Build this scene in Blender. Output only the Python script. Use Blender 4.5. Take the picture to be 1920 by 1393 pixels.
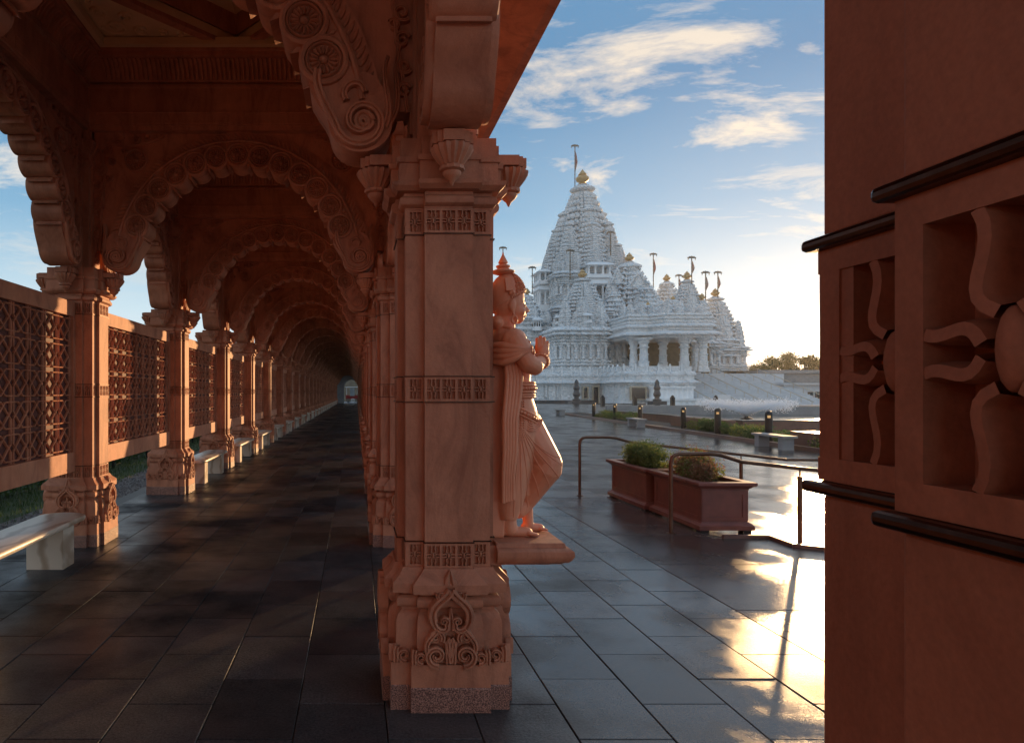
import bpy, math, random
from mathutils import Vector, Matrix, noise
R = math.radians
PI = math.pi
rnd = random.Random(7)
scene = bpy.context.scene
for o in list(bpy.data.objects):
    bpy.data.objects.remove(o)

# ---------------------------------------------------------------- camera
FPX, VX, VY, CH = 1227.0, 668.0, 735.0, 1.6      # focal length in photo pixels, vanishing point, eye height
cam_d = bpy.data.cameras.new('Camera')
cam = bpy.data.objects.new('Camera', cam_d)
scene.collection.objects.link(cam)
cam.location = (0, 0, CH)
cam.rotation_euler = (R(90), 0, 0)
cam_d.sensor_width = 36
cam_d.lens = FPX / 1920 * 36
cam_d.shift_x = (960 - VX) / 1920
cam_d.shift_y = (VY - 696.5) / 1920
cam_d.clip_start = 0.02
cam_d.clip_end = 6000
scene.camera = cam

# ---------------------------------------------------------------- light
SUN_AZ, SUN_EL = R(35.35), R(3.8)                   # azimuth clockwise from +Y
SUN_DIR = Vector((math.sin(SUN_AZ)*math.cos(SUN_EL), math.cos(SUN_AZ)*math.cos(SUN_EL), math.sin(SUN_EL)))
sun_d = bpy.data.lights.new('sun', 'SUN')
sun_d.energy = 3.0
sun_d.angle = R(0.55)
sun_d.color = (1.0, 0.60, 0.27)
sun = bpy.data.objects.new('sun', sun_d)
scene.collection.objects.link(sun)
sun.rotation_euler = SUN_DIR.to_track_quat('Z', 'Y').to_euler()

world = bpy.data.worlds.new('World')
scene.world = world
world.use_nodes = True
wt = world.node_tree
wt.nodes.clear()
def wn(t, **k):
    n = wt.nodes.new(t)
    for a, b in k.items(): setattr(n, a, b)
    return n
def wl(a, b): wt.links.new(a, b)
def wmath(op, a, b=None, c=None):
    n = wn('ShaderNodeMath', operation=op)
    for i, v in enumerate((a, b, c)):
        if v is None: continue
        if isinstance(v, (int, float)): n.inputs[i].default_value = v
        else: wl(v, n.inputs[i])
    return n.outputs[0]
def wramp(fac, stops):
    n = wn('ShaderNodeValToRGB')
    e = n.color_ramp.elements
    while len(e) < len(stops): e.new(0.5)
    for el, (p, c) in zip(e, stops):
        el.position = p; el.color = (*c, 1) if len(c) == 3 else c
    wl(fac, n.inputs[0]); return n.outputs[0]
def wmix(fac, a, b, blend='MIX'):
    n = wn('ShaderNodeMix', data_type='RGBA', blend_type=blend)
    for i, v in ((0, fac), (6, a), (7, b)):
        if isinstance(v, (int, float)): n.inputs[i].default_value = v
        elif isinstance(v, tuple): n.inputs[i].default_value = (*v, 1)
        else: wl(v, n.inputs[i])
    return n.outputs[2]
sky = wn('ShaderNodeTexSky', sky_type='NISHITA')
sky.sun_disc = False
sky.sun_elevation = SUN_EL
sky.sun_rotation = SUN_AZ
sky.air_density = 1.0
sky.dust_density = 0.6
sky.ozone_density = 2.0
tc = wn('ShaderNodeTexCoord')
sep = wn('ShaderNodeSeparateXYZ'); wl(tc.outputs['Generated'], sep.inputs[0])
zc = wmath('MAXIMUM', sep.outputs[2], 0.0)
# clouds live on a flat layer overhead: direction / height
den = wmath('ADD', zc, 0.10)
cu = wmath('DIVIDE', sep.outputs[0], den); cv = wmath('DIVIDE', sep.outputs[1], den)
comb = wn('ShaderNodeCombineXYZ'); wl(cu, comb.inputs[0]); wl(cv, comb.inputs[1])
mp = wn('ShaderNodeMapping'); wl(comb.outputs[0], mp.inputs[0])
mp.inputs['Location'].default_value = (9.1, 4.4, 0.0)
mp.inputs['Rotation'].default_value = (0, 0, R(-24))
mp.inputs['Scale'].default_value = (0.62, 1.05, 1)
n1 = wn('ShaderNodeTexNoise'); wl(mp.outputs[0], n1.inputs['Vector'])
n1.inputs['Scale'].default_value = 2.1; n1.inputs['Detail'].default_value = 12; n1.inputs['Roughness'].default_value = 0.64
n1.inputs['Distortion'].default_value = 0.7
n2 = wn('ShaderNodeTexNoise'); wl(mp.outputs[0], n2.inputs['Vector'])
n2.inputs['Scale'].default_value = 0.5; n2.inputs['Detail'].default_value = 3
cov = wmath('ADD', wmath('MULTIPLY', n1.outputs[0], 0.75), wmath('MULTIPLY', n2.outputs[0], 0.45))
cmask = wramp(cov, [(0.0, (0, 0, 0)), (0.575, (0, 0, 0)), (0.66, (0.8, 0.8, 0.8)), (1, (1, 1, 1))])
fade = wramp(zc, [(0.0, (0, 0, 0)), (0.13, (0, 0, 0)), (0.24, (1, 1, 1)), (1, (1, 1, 1))])
cfac = wmath('MULTIPLY', cmask, fade)
dotn = wn('ShaderNodeVectorMath', operation='DOT_PRODUCT')
nrm = wn('ShaderNodeVectorMath', operation='NORMALIZE'); wl(tc.outputs['Generated'], nrm.inputs[0])
wl(nrm.outputs[0], dotn.inputs[0]); dotn.inputs[1].default_value = SUN_DIR
sd = wmath('MAXIMUM', dotn.outputs['Value'], 0.0)
# clear-sky tint: bluer overhead, paler and milky near the horizon (thin stratus veil)
skyc = wmix(1.0, sky.outputs[0], SKYGAIN if 'SKYGAIN' in globals() else (1.0, 1.0, 1.0), 'MULTIPLY')
veil = wramp(zc, [(0.0, (1, 1, 1)), (0.18, (0.55, 0.55, 0.55)), (0.5, (0.15, 0.15, 0.15)), (1, (0.0, 0.0, 0.0))])
SKY_STRENGTH = 0.15
def S(c): return tuple(v / SKY_STRENGTH for v in c)
grad = wramp(zc, [(0.0, (0.44, 0.45, 0.455)), (0.12, (0.295, 0.378, 0.425)), (0.25, (0.118, 0.225, 0.325)), (0.40, (0.055, 0.138, 0.243)), (1, (0.08, 0.17, 0.28))])
gradS = wmix(1.0, grad, S((1.0, 1.0, 1.0)), 'MULTIPLY')
base = wmix(0.97, skyc, gradS)
# cloud colour by sun angle; raised opposite the sun as fill for camera-facing stone
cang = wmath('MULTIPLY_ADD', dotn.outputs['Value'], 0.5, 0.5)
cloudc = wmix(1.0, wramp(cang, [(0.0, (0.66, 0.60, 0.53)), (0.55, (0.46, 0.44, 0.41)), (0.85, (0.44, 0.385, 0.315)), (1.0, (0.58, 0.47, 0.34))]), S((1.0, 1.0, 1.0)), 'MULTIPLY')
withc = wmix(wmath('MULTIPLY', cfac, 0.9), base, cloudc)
glow1 = wmath('MULTIPLY', wmath('POWER', sd, 3000.0), 4.0)
glow2 = wmath('MULTIPLY', wmath('POWER', sd, 260.0), 0.20)
glow3 = wmath('MULTIPLY', wmath('POWER', sd, 20.0), 0.075)
gsum = wmix(1.0, wmix(1.0, wmix(1.0, (1.0, 0.88, 0.62), glow1, 'MULTIPLY'), wmix(1.0, (1.0, 0.68, 0.38), glow2, 'MULTIPLY'), 'ADD'),
            wmix(1.0, (1.0, 0.55, 0.28), glow3, 'MULTIPLY'), 'ADD')
gS = wmix(1.0, gsum, S((1.0, 1.0, 1.0)), 'MULTIPLY')
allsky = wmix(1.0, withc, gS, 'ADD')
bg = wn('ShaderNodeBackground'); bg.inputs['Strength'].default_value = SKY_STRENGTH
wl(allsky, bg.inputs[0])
wo = wn('ShaderNodeOutputWorld'); wl(bg.outputs[0], wo.inputs[0])

scene.view_settings.view_transform = 'Standard'
scene.view_settings.look = 'None'
scene.view_settings.exposure = 1.1
scene.view_settings.gamma = 1.0
scene.view_settings.use_curve_mapping = False
scene.render.engine = 'CYCLES'
scene.cycles.max_bounces = 6
scene.cycles.diffuse_bounces = 4
scene.cycles.glossy_bounces = 3
scene.cycles.transparent_max_bounces = 8
scene.cycles.sample_clamp_indirect = 6.0

# ---------------------------------------------------------------- materials
def mat(name, color, rough=0.6, metal=0.0, color2=None, nscale=3.0, bump=0.0, bscale=40.0, spec=0.5, vary=0.0, detail=6, bdetail=4, extra=None):
    m = bpy.data.materials.new(name)
    m.use_nodes = True
    nt = m.node_tree
    b = nt.nodes['Principled BSDF']
    b.inputs['Roughness'].default_value = rough
    b.inputs['Metallic'].default_value = metal
    b.inputs['Specular IOR Level'].default_value = spec
    geo = nt.nodes.new('ShaderNodeNewGeometry')
    oi = nt.nodes.new('ShaderNodeObjectInfo')
    if color2 is None: color2 = tuple(c * 0.8 for c in color)
    nz = nt.nodes.new('ShaderNodeTexNoise')
    nz.inputs['Scale'].default_value = nscale; nz.inputs['Detail'].default_value = detail; nz.inputs['Roughness'].default_value = 0.62
    nt.links.new(geo.outputs['Position'], nz.inputs['Vector'])
    rp = nt.nodes.new('ShaderNodeMapRange')
    rp.inputs['From Min'].default_value = 0.36; rp.inputs['From Max'].default_value = 0.64
    nt.links.new(nz.outputs[0], rp.inputs[0])
    mx = nt.nodes.new('ShaderNodeMix'); mx.data_type = 'RGBA'
    mx.inputs[6].default_value = (*color, 1); mx.inputs[7].default_value = (*color2, 1)
    nt.links.new(rp.outputs[0], mx.inputs[0])
    out = mx.outputs[2]
    if vary > 0:
        ad = nt.nodes.new('ShaderNodeMath'); ad.operation = 'ADD'
        nt.links.new(oi.outputs['Random'], ad.inputs[0]); nt.links.new(geo.outputs['Random Per Island'], ad.inputs[1])
        fr = nt.nodes.new('ShaderNodeMath'); fr.operation = 'FRACT'; nt.links.new(ad.outputs[0], fr.inputs[0])
        mr = nt.nodes.new('ShaderNodeMapRange'); nt.links.new(fr.outputs[0], mr.inputs[0])
        mr.inputs['To Min'].default_value = 1 - vary; mr.inputs['To Max'].default_value = 1 + vary
        hv = nt.nodes.new('ShaderNodeHueSaturation'); nt.links.new(mr.outputs[0], hv.inputs['Value']); nt.links.new(out, hv.inputs['Color'])
        out = hv.outputs[0]
    nt.links.new(out, b.inputs['Base Color'])
    if bump > 0:
        bn = nt.nodes.new('ShaderNodeTexNoise'); bn.inputs['Scale'].default_value = bscale; bn.inputs['Detail'].default_value = bdetail
        nt.links.new(geo.outputs['Position'], bn.inputs['Vector'])
        bp = nt.nodes.new('ShaderNodeBump'); bp.inputs['Strength'].default_value = bump; bp.inputs['Distance'].default_value = 0.02
        nt.links.new(bn.outputs[0], bp.inputs['Height']); nt.links.new(bp.outputs[0], b.inputs['Normal'])
    if extra: extra(nt, b, geo, mx)
    return m
M = {}
def stone_extra(nt, b, geo, mx):
    """old stains and pale veins across the blocks"""
    src = b.inputs['Base Color'].links[0].from_socket
    mpn = nt.nodes.new('ShaderNodeMapping'); mpn.inputs['Scale'].default_value = (1.6, 1.6, 0.55); nt.links.new(geo.outputs['Position'], mpn.inputs[0])
    n = nt.nodes.new('ShaderNodeTexNoise'); n.inputs['Scale'].default_value = 2.6; n.inputs['Detail'].default_value = 9; n.inputs['Roughness'].default_value = 0.7; n.inputs['Distortion'].default_value = 1.4
    nt.links.new(mpn.outputs[0], n.inputs['Vector'])
    r = nt.nodes.new('ShaderNodeValToRGB'); nt.links.new(n.outputs[0], r.inputs[0])
    r.color_ramp.elements[0].position = 0.34; r.color_ramp.elements[0].color = (0.62, 0.55, 0.52, 1)
    r.color_ramp.elements[1].position = 0.66; r.color_ramp.elements[1].color = (1.12, 1.12, 1.10, 1)
    e = r.color_ramp.elements.new(0.5); e.color = (0.95, 0.93, 0.92, 1)
    m2 = nt.nodes.new('ShaderNodeMix'); m2.data_type = 'RGBA'; m2.blend_type = 'MULTIPLY'; m2.inputs[0].default_value = 0.85
    nt.links.new(src, m2.inputs[6]); nt.links.new(r.outputs[0], m2.inputs[7])
    g = nt.nodes.new('ShaderNodeTexNoise'); g.inputs['Scale'].default_value = 320; g.inputs['Detail'].default_value = 2; nt.links.new(geo.outputs['Position'], g.inputs['Vector'])
    gr = nt.nodes.new('ShaderNodeMapRange'); nt.links.new(g.outputs[0], gr.inputs[0]); gr.inputs['To Min'].default_value = 0.80; gr.inputs['To Max'].default_value = 1.2
    m3 = nt.nodes.new('ShaderNodeMix'); m3.data_type = 'RGBA'; m3.blend_type = 'MULTIPLY'; m3.inputs[0].default_value = 1.0
    nt.links.new(m2.outputs[2], m3.inputs[6]); nt.links.new(gr.outputs[0], m3.inputs[7]); nt.links.new(m3.outputs[2], b.inputs['Base Color'])
M['sand'] = mat('pink_sandstone', (0.56, 0.243, 0.138), 0.66, color2=(0.42, 0.165, 0.088), nscale=2.2, bump=0.16, bscale=45, vary=0.06, detail=8, bdetail=7, extra=stone_extra)
M['sand_pale'] = mat('pale_sandstone', (0.56, 0.25, 0.145), 0.68, color2=(0.45, 0.175, 0.095), nscale=2.6, bump=0.14, bscale=60, vary=0.06, extra=stone_extra)
M['cream'] = mat('cream_ceiling_stone', (0.78, 0.58, 0.33), 0.7, color2=(0.66, 0.46, 0.25), nscale=2.0, bump=0.08)
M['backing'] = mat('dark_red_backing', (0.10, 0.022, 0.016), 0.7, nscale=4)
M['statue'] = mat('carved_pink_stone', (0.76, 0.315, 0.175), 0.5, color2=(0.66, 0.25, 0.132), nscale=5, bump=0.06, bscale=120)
def granite_extra(nt, b, geo, mx):
    v = nt.nodes.new('ShaderNodeTexNoise'); v.inputs['Scale'].default_value = 160; v.inputs['Detail'].default_value = 2
    nt.links.new(geo.outputs['Position'], v.inputs['Vector'])
    r = nt.nodes.new('ShaderNodeValToRGB'); nt.links.new(v.outputs[0], r.inputs[0])
    r.color_ramp.elements[0].position = 0.42; r.color_ramp.elements[0].color = (0.10, 0.045, 0.035, 1)
    r.color_ramp.elements[1].position = 0.60; r.color_ramp.elements[1].color = (0.42, 0.22, 0.16, 1)
    nt.links.new(r.outputs[0], b.inputs['Base Color'])
M['granite'] = mat('speckled_red_granite', (0.3, 0.15, 0.1), 0.45, bump=0.15, bscale=90, extra=granite_extra)
M['copper'] = mat('dark_copper_trim', (0.085, 0.038, 0.024), 0.28, 0.9, color2=(0.05, 0.026, 0.02), nscale=12, bump=0.05)
def marble_extra(nt, b, geo, mx):
    w = nt.nodes.new('ShaderNodeTexWave'); w.inputs['Scale'].default_value = 1.3; w.inputs['Distortion'].default_value = 9; w.inputs['Detail'].default_value = 4
    nt.links.new(geo.outputs['Position'], w.inputs['Vector'])
    r = nt.nodes.new('ShaderNodeValToRGB'); nt.links.new(w.outputs[0], r.inputs[0])
    r.color_ramp.elements[0].position = 0.0; r.color_ramp.elements[0].color = (0.36, 0.27, 0.19, 1)
    r.color_ramp.elements[1].position = 0.35; r.color_ramp.elements[1].color = (0.60, 0.52, 0.42, 1)
    nt.links.new(r.outputs[0], b.inputs['Base Color'])
M['marble'] = mat('veined_marble', (0.6, 0.52, 0.42), 0.35, bump=0.03, extra=marble_extra)
def temple_extra(nt, b, geo, mx):
    # fine carved relief, far too small to model one by one at this distance
    v = nt.nodes.new('ShaderNodeTexVoronoi'); v.inputs['Scale'].default_value = 1.9; v.distance = 'CHEBYCHEV'
    nt.links.new(geo.outputs['Position'], v.inputs['Vector'])
    v2 = nt.nodes.new('ShaderNodeTexVoronoi'); v2.inputs['Scale'].default_value = 4.2
    nt.links.new(geo.outputs['Position'], v2.inputs['Vector'])
    wv = nt.nodes.new('ShaderNodeTexWave'); wv.bands_direction = 'Z'; wv.inputs['Scale'].default_value = 0.62; wv.inputs['Distortion'].default_value = 0.0
    nt.links.new(geo.outputs['Position'], wv.inputs['Vector'])
    a = nt.nodes.new('ShaderNodeMath'); a.operation = 'MULTIPLY_ADD'; a.inputs[1].default_value = 0.35
    nt.links.new(v2.outputs[0], a.inputs[0]); nt.links.new(v.outputs[0], a.inputs[2])
    a2 = nt.nodes.new('ShaderNodeMath'); a2.operation = 'MULTIPLY_ADD'; a2.inputs[1].default_value = 0.0
    nt.links.new(wv.outputs[0], a2.inputs[0]); nt.links.new(a.outputs[0], a2.inputs[2])
    bp = nt.nodes.new('ShaderNodeBump'); bp.inputs['Strength'].default_value = 1.0; bp.inputs['Distance'].default_value = 0.34; bp.invert = True
    nt.links.new(a2.outputs[0], bp.inputs['Height']); nt.links.new(bp.outputs[0], b.inputs['Normal'])
M['temple'] = mat('white_limestone', (0.89, 0.90, 0.905), 0.6, color2=(0.76, 0.785, 0.80), nscale=0.35, extra=temple_extra, detail=9)
M['temple_plain'] = mat('white_limestone_plain', (0.89, 0.90, 0.905), 0.55, color2=(0.80, 0.815, 0.825), nscale=0.6, bump=0.1, bscale=3)
M['temple_step'] = mat('grey_white_stair_stone', (0.58, 0.61, 0.63), 0.55, color2=(0.48, 0.51, 0.54), nscale=0.8)
M['inner'] = mat('shaded_brown_stone', (0.20, 0.165, 0.115), 0.7, color2=(0.14, 0.11, 0.075), nscale=1.2, bump=0.2, bscale=4)  # shade inside the porch hall is put into this dark brown
M['glass_dark'] = mat('dark_window_glass', (0.02, 0.022, 0.025), 0.08, spec=0.8)
M['frame_wood'] = mat('pale_window_frame', (0.55, 0.46, 0.34), 0.5)
M['gold'] = mat('gilded_finial', (0.62, 0.42, 0.20), 0.5, 0.25, color2=(0.5, 0.33, 0.16), nscale=3)
M['pole'] = mat('flag_pole_metal', (0.22, 0.18, 0.14), 0.5, 0.4)
M['flag'] = mat('flag_cloth', (0.30, 0.06, 0.05), 0.8, color2=(0.42, 0.35, 0.3), nscale=1.2)
M['dark_stone'] = mat('black_plinth_stone', (0.045, 0.045, 0.05), 0.3, color2=(0.08, 0.08, 0.085), nscale=1.2)
M['black'] = mat('black_metal', (0.02, 0.02, 0.022), 0.4, 0.3)
M['rail'] = mat('bronze_rail', (0.17, 0.085, 0.055), 0.3, 0.85, color2=(0.12, 0.06, 0.04), nscale=9)
M['planter'] = mat('maroon_planter', (0.21, 0.062, 0.045), 0.42, color2=(0.15, 0.042, 0.032), nscale=6, bump=0.04, bscale=80)
M['soil'] = mat('wet_soil', (0.035, 0.024, 0.017), 0.8, bump=0.6, bscale=60)
M['grass'] = mat('lawn_grass', (0.055, 0.085, 0.022), 0.75, color2=(0.035, 0.06, 0.016), nscale=3, bump=0.5, bscale=60)
M['gravel'] = mat('gravel', (0.20, 0.18, 0.17), 0.7, color2=(0.09, 0.08, 0.075), nscale=30, bump=0.8, bscale=60, vary=0.35)
def leaf_mat(name, c1, c2):
    m = mat(name, c1, 0.55, color2=c2, nscale=5, vary=0.3)
    b = m.node_tree.nodes['Principled BSDF']
    nt = m.node_tree
    tr = nt.nodes.new('ShaderNodeBsdfTranslucent'); tr.inputs[0].default_value = (*[min(1, v * 1.9) for v in c1], 1)
    ms = nt.nodes.new('ShaderNodeMixShader'); ms.inputs[0].default_value = 0.42
    o = nt.nodes['Material Output']
    nt.links.new(b.outputs[0], ms.inputs[1]); nt.links.new(tr.outputs[0], ms.inputs[2]); nt.links.new(ms.outputs[0], o.inputs[0])
    return m
M['leaf'] = leaf_mat('hedge_leaf', (0.055, 0.095, 0.024), (0.03, 0.06, 0.018))
M['leaf_yellow'] = leaf_mat('yellow_green_leaf', (0.13, 0.15, 0.03), (0.07, 0.10, 0.02))
M['leaf_red'] = leaf_mat('red_brown_leaf', (0.16, 0.07, 0.035), (0.09, 0.09, 0.03))
M['leaf_tree'] = leaf_mat('tree_leaf', (0.10, 0.095, 0.03), (0.07, 0.08, 0.028))
M['bark'] = mat('bark', (0.07, 0.05, 0.035), 0.9, bump=0.4, bscale=20)
M['concrete'] = mat('grey_concrete', (0.30, 0.31, 0.31), 0.7, color2=(0.24, 0.25, 0.26), nscale=1.5, bump=0.1)
M['kerb'] = mat('red_stone_kerb', (0.17, 0.075, 0.055), 0.35, color2=(0.12, 0.055, 0.042), nscale=3)
M['white'] = mat('white_paint', (0.8, 0.8, 0.8), 0.5, color2=(0.76, 0.76, 0.76))
M['rubber'] = mat('red_cart_paint', (0.28, 0.03, 0.025), 0.4)
M['asphalt'] = mat('ground_mix', (0.20, 0.19, 0.17), 0.7, color2=(0.15, 0.145, 0.13), nscale=0.3, bump=0.1)
def lampglow(name, c, s):
    m = bpy.data.materials.new(name); m.use_nodes = True
    b = m.node_tree.nodes['Principled BSDF']; b.inputs['Base Color'].default_value = (0.30, 0.18, 0.08, 1); b.inputs['Emission Color'].default_value = (*c, 1); b.inputs['Emission Strength'].default_value = s
    return m
M['lamp'] = lampglow('bollard_lamp', (1.0, 0.62, 0.25), 0.25)

def wet_mat(name, c1, c2, wet_x0, wet_x1, r_dry, r_wet, vary=0.2, bump=0.25, bscale=150, wave=0.0, brick=None, ior=1.38):
    """stone paving, rain-wet: pools (low roughness) and drier patches come from noise, wetness grows outwards from wet_x0 to wet_x1"""
    def ex(nt, b, geo, mx):
        sp = nt.nodes.new('ShaderNodeSeparateXYZ'); nt.links.new(geo.outputs['Position'], sp.inputs[0])
        mr = nt.nodes.new('ShaderNodeMapRange'); nt.links.new(sp.outputs[0], mr.inputs[0])
        mr.inputs['From Min'].default_value = wet_x0; mr.inputs['From Max'].default_value = wet_x1
        n = nt.nodes.new('ShaderNodeTexNoise'); n.inputs['Scale'].default_value = 0.9; n.inputs['Detail'].default_value = 7; n.inputs['Roughness'].default_value = 0.6
        nt.links.new(geo.outputs['Position'], n.inputs['Vector'])
        nr = nt.nodes.new('ShaderNodeMapRange'); nt.links.new(n.outputs[0], nr.inputs[0])
        nr.inputs['From Min'].default_value = 0.38; nr.inputs['From Max'].default_value = 0.62
        mu = nt.nodes.new('ShaderNodeMath'); mu.operation = 'MULTIPLY_ADD'
        nt.links.new(nr.outputs[0], mu.inputs[0]); mu.inputs[1].default_value = 0.70
        ad = nt.nodes.new('ShaderNodeMath'); ad.operation = 'MULTIPLY'; ad.inputs[1].default_value = 0.50
        nt.links.new(mr.outputs[0], ad.inputs[0]); nt.links.new(ad.outputs[0], mu.inputs[2])
        cl = nt.nodes.new('ShaderNodeClamp'); nt.links.new(mu.outputs[0], cl.inputs[0])
        rr = nt.nodes.new('ShaderNodeMapRange'); nt.links.new(cl.outputs[0], rr.inputs[0])
        rr.inputs['To Min'].default_value = r_dry; rr.inputs['To Max'].default_value = r_wet
        nt.links.new(rr.outputs[0], b.inputs['Roughness'])
        # granular stone + film of water
        g = nt.nodes.new('ShaderNodeTexNoise'); g.inputs['Scale'].default_value = bscale; g.inputs['Detail'].default_value = 5; g.inputs['Roughness'].default_value = 0.75
        nt.links.new(geo.outputs['Position'], g.inputs['Vector'])
        bp = nt.nodes.new('ShaderNodeBump'); bp.inputs['Distance'].default_value = 0.007
        st = nt.nodes.new('ShaderNodeMapRange'); nt.links.new(cl.outputs[0], st.inputs[0])
        st.inputs['To Min'].default_value = bump; st.inputs['To Max'].default_value = bump * 0.20
        nt.links.new(st.outputs[0], bp.inputs['Strength']); nt.links.new(g.outputs[0], bp.inputs['Height'])
        # speckle of the granite
        s1 = nt.nodes.new('ShaderNodeTexNoise'); s1.inputs['Scale'].default_value = 75; s1.inputs['Detail'].default_value = 3; s1.inputs['Roughness'].default_value = 0.8
        nt.links.new(geo.outputs['Position'], s1.inputs['Vector'])
        s2 = nt.nodes.new('ShaderNodeMapRange'); nt.links.new(s1.outputs[0], s2.inputs[0])
        s2.inputs['From Min'].default_value = 0.30; s2.inputs['From Max'].default_value = 0.70; s2.inputs['To Min'].default_value = 0.35; s2.inputs['To Max'].default_value = 1.9
        src = b.inputs['Base Color'].links[0].from_socket
        sm2 = nt.nodes.new('ShaderNodeMix'); sm2.data_type = 'RGBA'; sm2.blend_type = 'MULTIPLY'; sm2.inputs[0].default_value = 1.0
        nt.links.new(src, sm2.inputs[6]); nt.links.new(s2.outputs[0], sm2.inputs[7]); nt.links.new(sm2.outputs[2], b.inputs['Base Color'])
        last = bp
        if wave > 0:
            wv = nt.nodes.new('ShaderNodeTexNoise'); wv.inputs['Scale'].default_value = 14; wv.inputs['Detail'].default_value = 4
            nt.links.new(geo.outputs['Position'], wv.inputs['Vector'])
            b2 = nt.nodes.new('ShaderNodeBump'); b2.inputs['Strength'].default_value = wave; b2.inputs['Distance'].default_value = 0.02
            nt.links.new(wv.outputs[0], b2.inputs['Height']); nt.links.new(bp.outputs[0], b2.inputs['Normal']); last = b2
        if brick:
            bt = nt.nodes.new('ShaderNodeTexBrick'); nt.links.new(geo.outputs['Position'], bt.inputs['Vector'])
            bt.inputs['Scale'].default_value = 1; bt.inputs['Brick Width'].default_value = brick[0]; bt.inputs['Row Height'].default_value = brick[1]
            bt.inputs['Mortar Size'].default_value = brick[2]; bt.inputs['Mortar Smooth'].default_value = 0.2
            b3 = nt.nodes.new('ShaderNodeBump'); b3.inputs['Strength'].default_value = 0.8; b3.inputs['Distance'].default_value = 0.01; b3.invert = True
            nt.links.new(bt.outputs['Fac'], b3.inputs['Height']); nt.links.new(last.outputs[0], b3.inputs['Normal']); last = b3
        nt.links.new(last.outputs[0], b.inputs['Normal'])
        # water film: a narrow highlight (Beckmann) over the stone, by Fresnel
        df = nt.nodes.new('ShaderNodeBsdfDiffuse'); gl = nt.nodes.new('ShaderNodeBsdfGlossy'); gl.distribution = 'BECKMANN'
        fr = nt.nodes.new('ShaderNodeFresnel'); fr.inputs['IOR'].default_value = ior
        nt.links.new(sm2.outputs[2], df.inputs['Color']); nt.links.new(last.outputs[0], df.inputs['Normal'])
        nt.links.new(rr.outputs[0], gl.inputs['Roughness']); nt.links.new(last.outputs[0], gl.inputs['Normal']); nt.links.new(last.outputs[0], fr.inputs['Normal'])
        gl.inputs['Color'].default_value = (0.92, 0.92, 0.92, 1)
        ms = nt.nodes.new('ShaderNodeMixShader'); wf = nt.nodes.new('ShaderNodeMapRange'); nt.links.new(cl.outputs[0], wf.inputs[0]); wf.inputs['To Min'].default_value = 0.06; wf.inputs['To Max'].default_value = 1.0
        wm = nt.nodes.new('ShaderNodeMath'); wm.operation = 'MULTIPLY'; nt.links.new(fr.outputs[0], wm.inputs[0]); nt.links.new(wf.outputs[0], wm.inputs[1])
        nt.links.new(wm.outputs[0], ms.inputs[0]); nt.links.new(df.outputs[0], ms.inputs[1]); nt.links.new(gl.outputs[0], ms.inputs[2])
        nt.links.new(ms.outputs[0], nt.nodes['Material Output'].inputs[0])
    return mat(name, c1, 0.3, color2=c2, nscale=1.7, vary=vary, extra=ex, spec=0.35)
M['paver'] = wet_mat('wet_dark_granite_paver', (0.058, 0.057, 0.057), (0.034, 0.034, 0.035), 0.3, 1.2, 0.48, 0.22, vary=0.40, bump=0.60, bscale=55, wave=0.03, ior=1.75)
M['joint'] = mat('dark_joint', (0.018, 0.017, 0.016), 0.5)
M['slab'] = wet_mat('wet_brown_granite_slab', (0.075, 0.055, 0.048), (0.050, 0.038, 0.034), -1, 0.2, 0.34, 0.23, bump=0.6, bscale=50, wave=0.05)
M['plaza'] = wet_mat('wet_plaza_paving', (0.085, 0.070, 0.062), (0.06, 0.05, 0.045), -1, 0.2, 0.30, 0.22, bump=0.5, bscale=40, wave=0.12, brick=(1.2, 0.6, 0.012))
def water_extra(nt, b, geo, mx):
    n = nt.nodes.new('ShaderNodeTexNoise'); n.inputs['Scale'].default_value = 3.0; n.inputs['Detail'].default_value = 4
    nt.links.new(geo.outputs['Position'], n.inputs['Vector'])
    bp = nt.nodes.new('ShaderNodeBump'); bp.inputs['Strength'].default_value = 0.35; bp.inputs['Distance'].default_value = 0.05
    nt.links.new(n.outputs[0], bp.inputs['Height']); nt.links.new(bp.outputs[0], b.inputs['Normal'])
M['water'] = mat('pool_water', (0.03, 0.05, 0.06), 0.04, spec=0.6, extra=water_extra)
def spray_mat():
    m = bpy.data.materials.new('fountain_spray'); m.use_nodes = True; nt = m.node_tree
    b = nt.nodes['Principled BSDF']; b.inputs['Base Color'].default_value = (0.9, 0.93, 0.95, 1); b.inputs['Roughness'].default_value = 0.3
    t = nt.nodes.new('ShaderNodeBsdfTranslucent'); t.inputs[0].default_value = (0.9, 0.92, 0.95, 1)
    ms = nt.nodes.new('ShaderNodeMixShader'); ms.inputs[0].default_value = 0.5
    nt.links.new(b.outputs[0], ms.inputs[1]); nt.links.new(t.outputs[0], ms.inputs[2]); nt.links.new(ms.outputs[0], nt.nodes['Material Output'].inputs[0])
    return m
M['spray'] = spray_mat()

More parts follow.
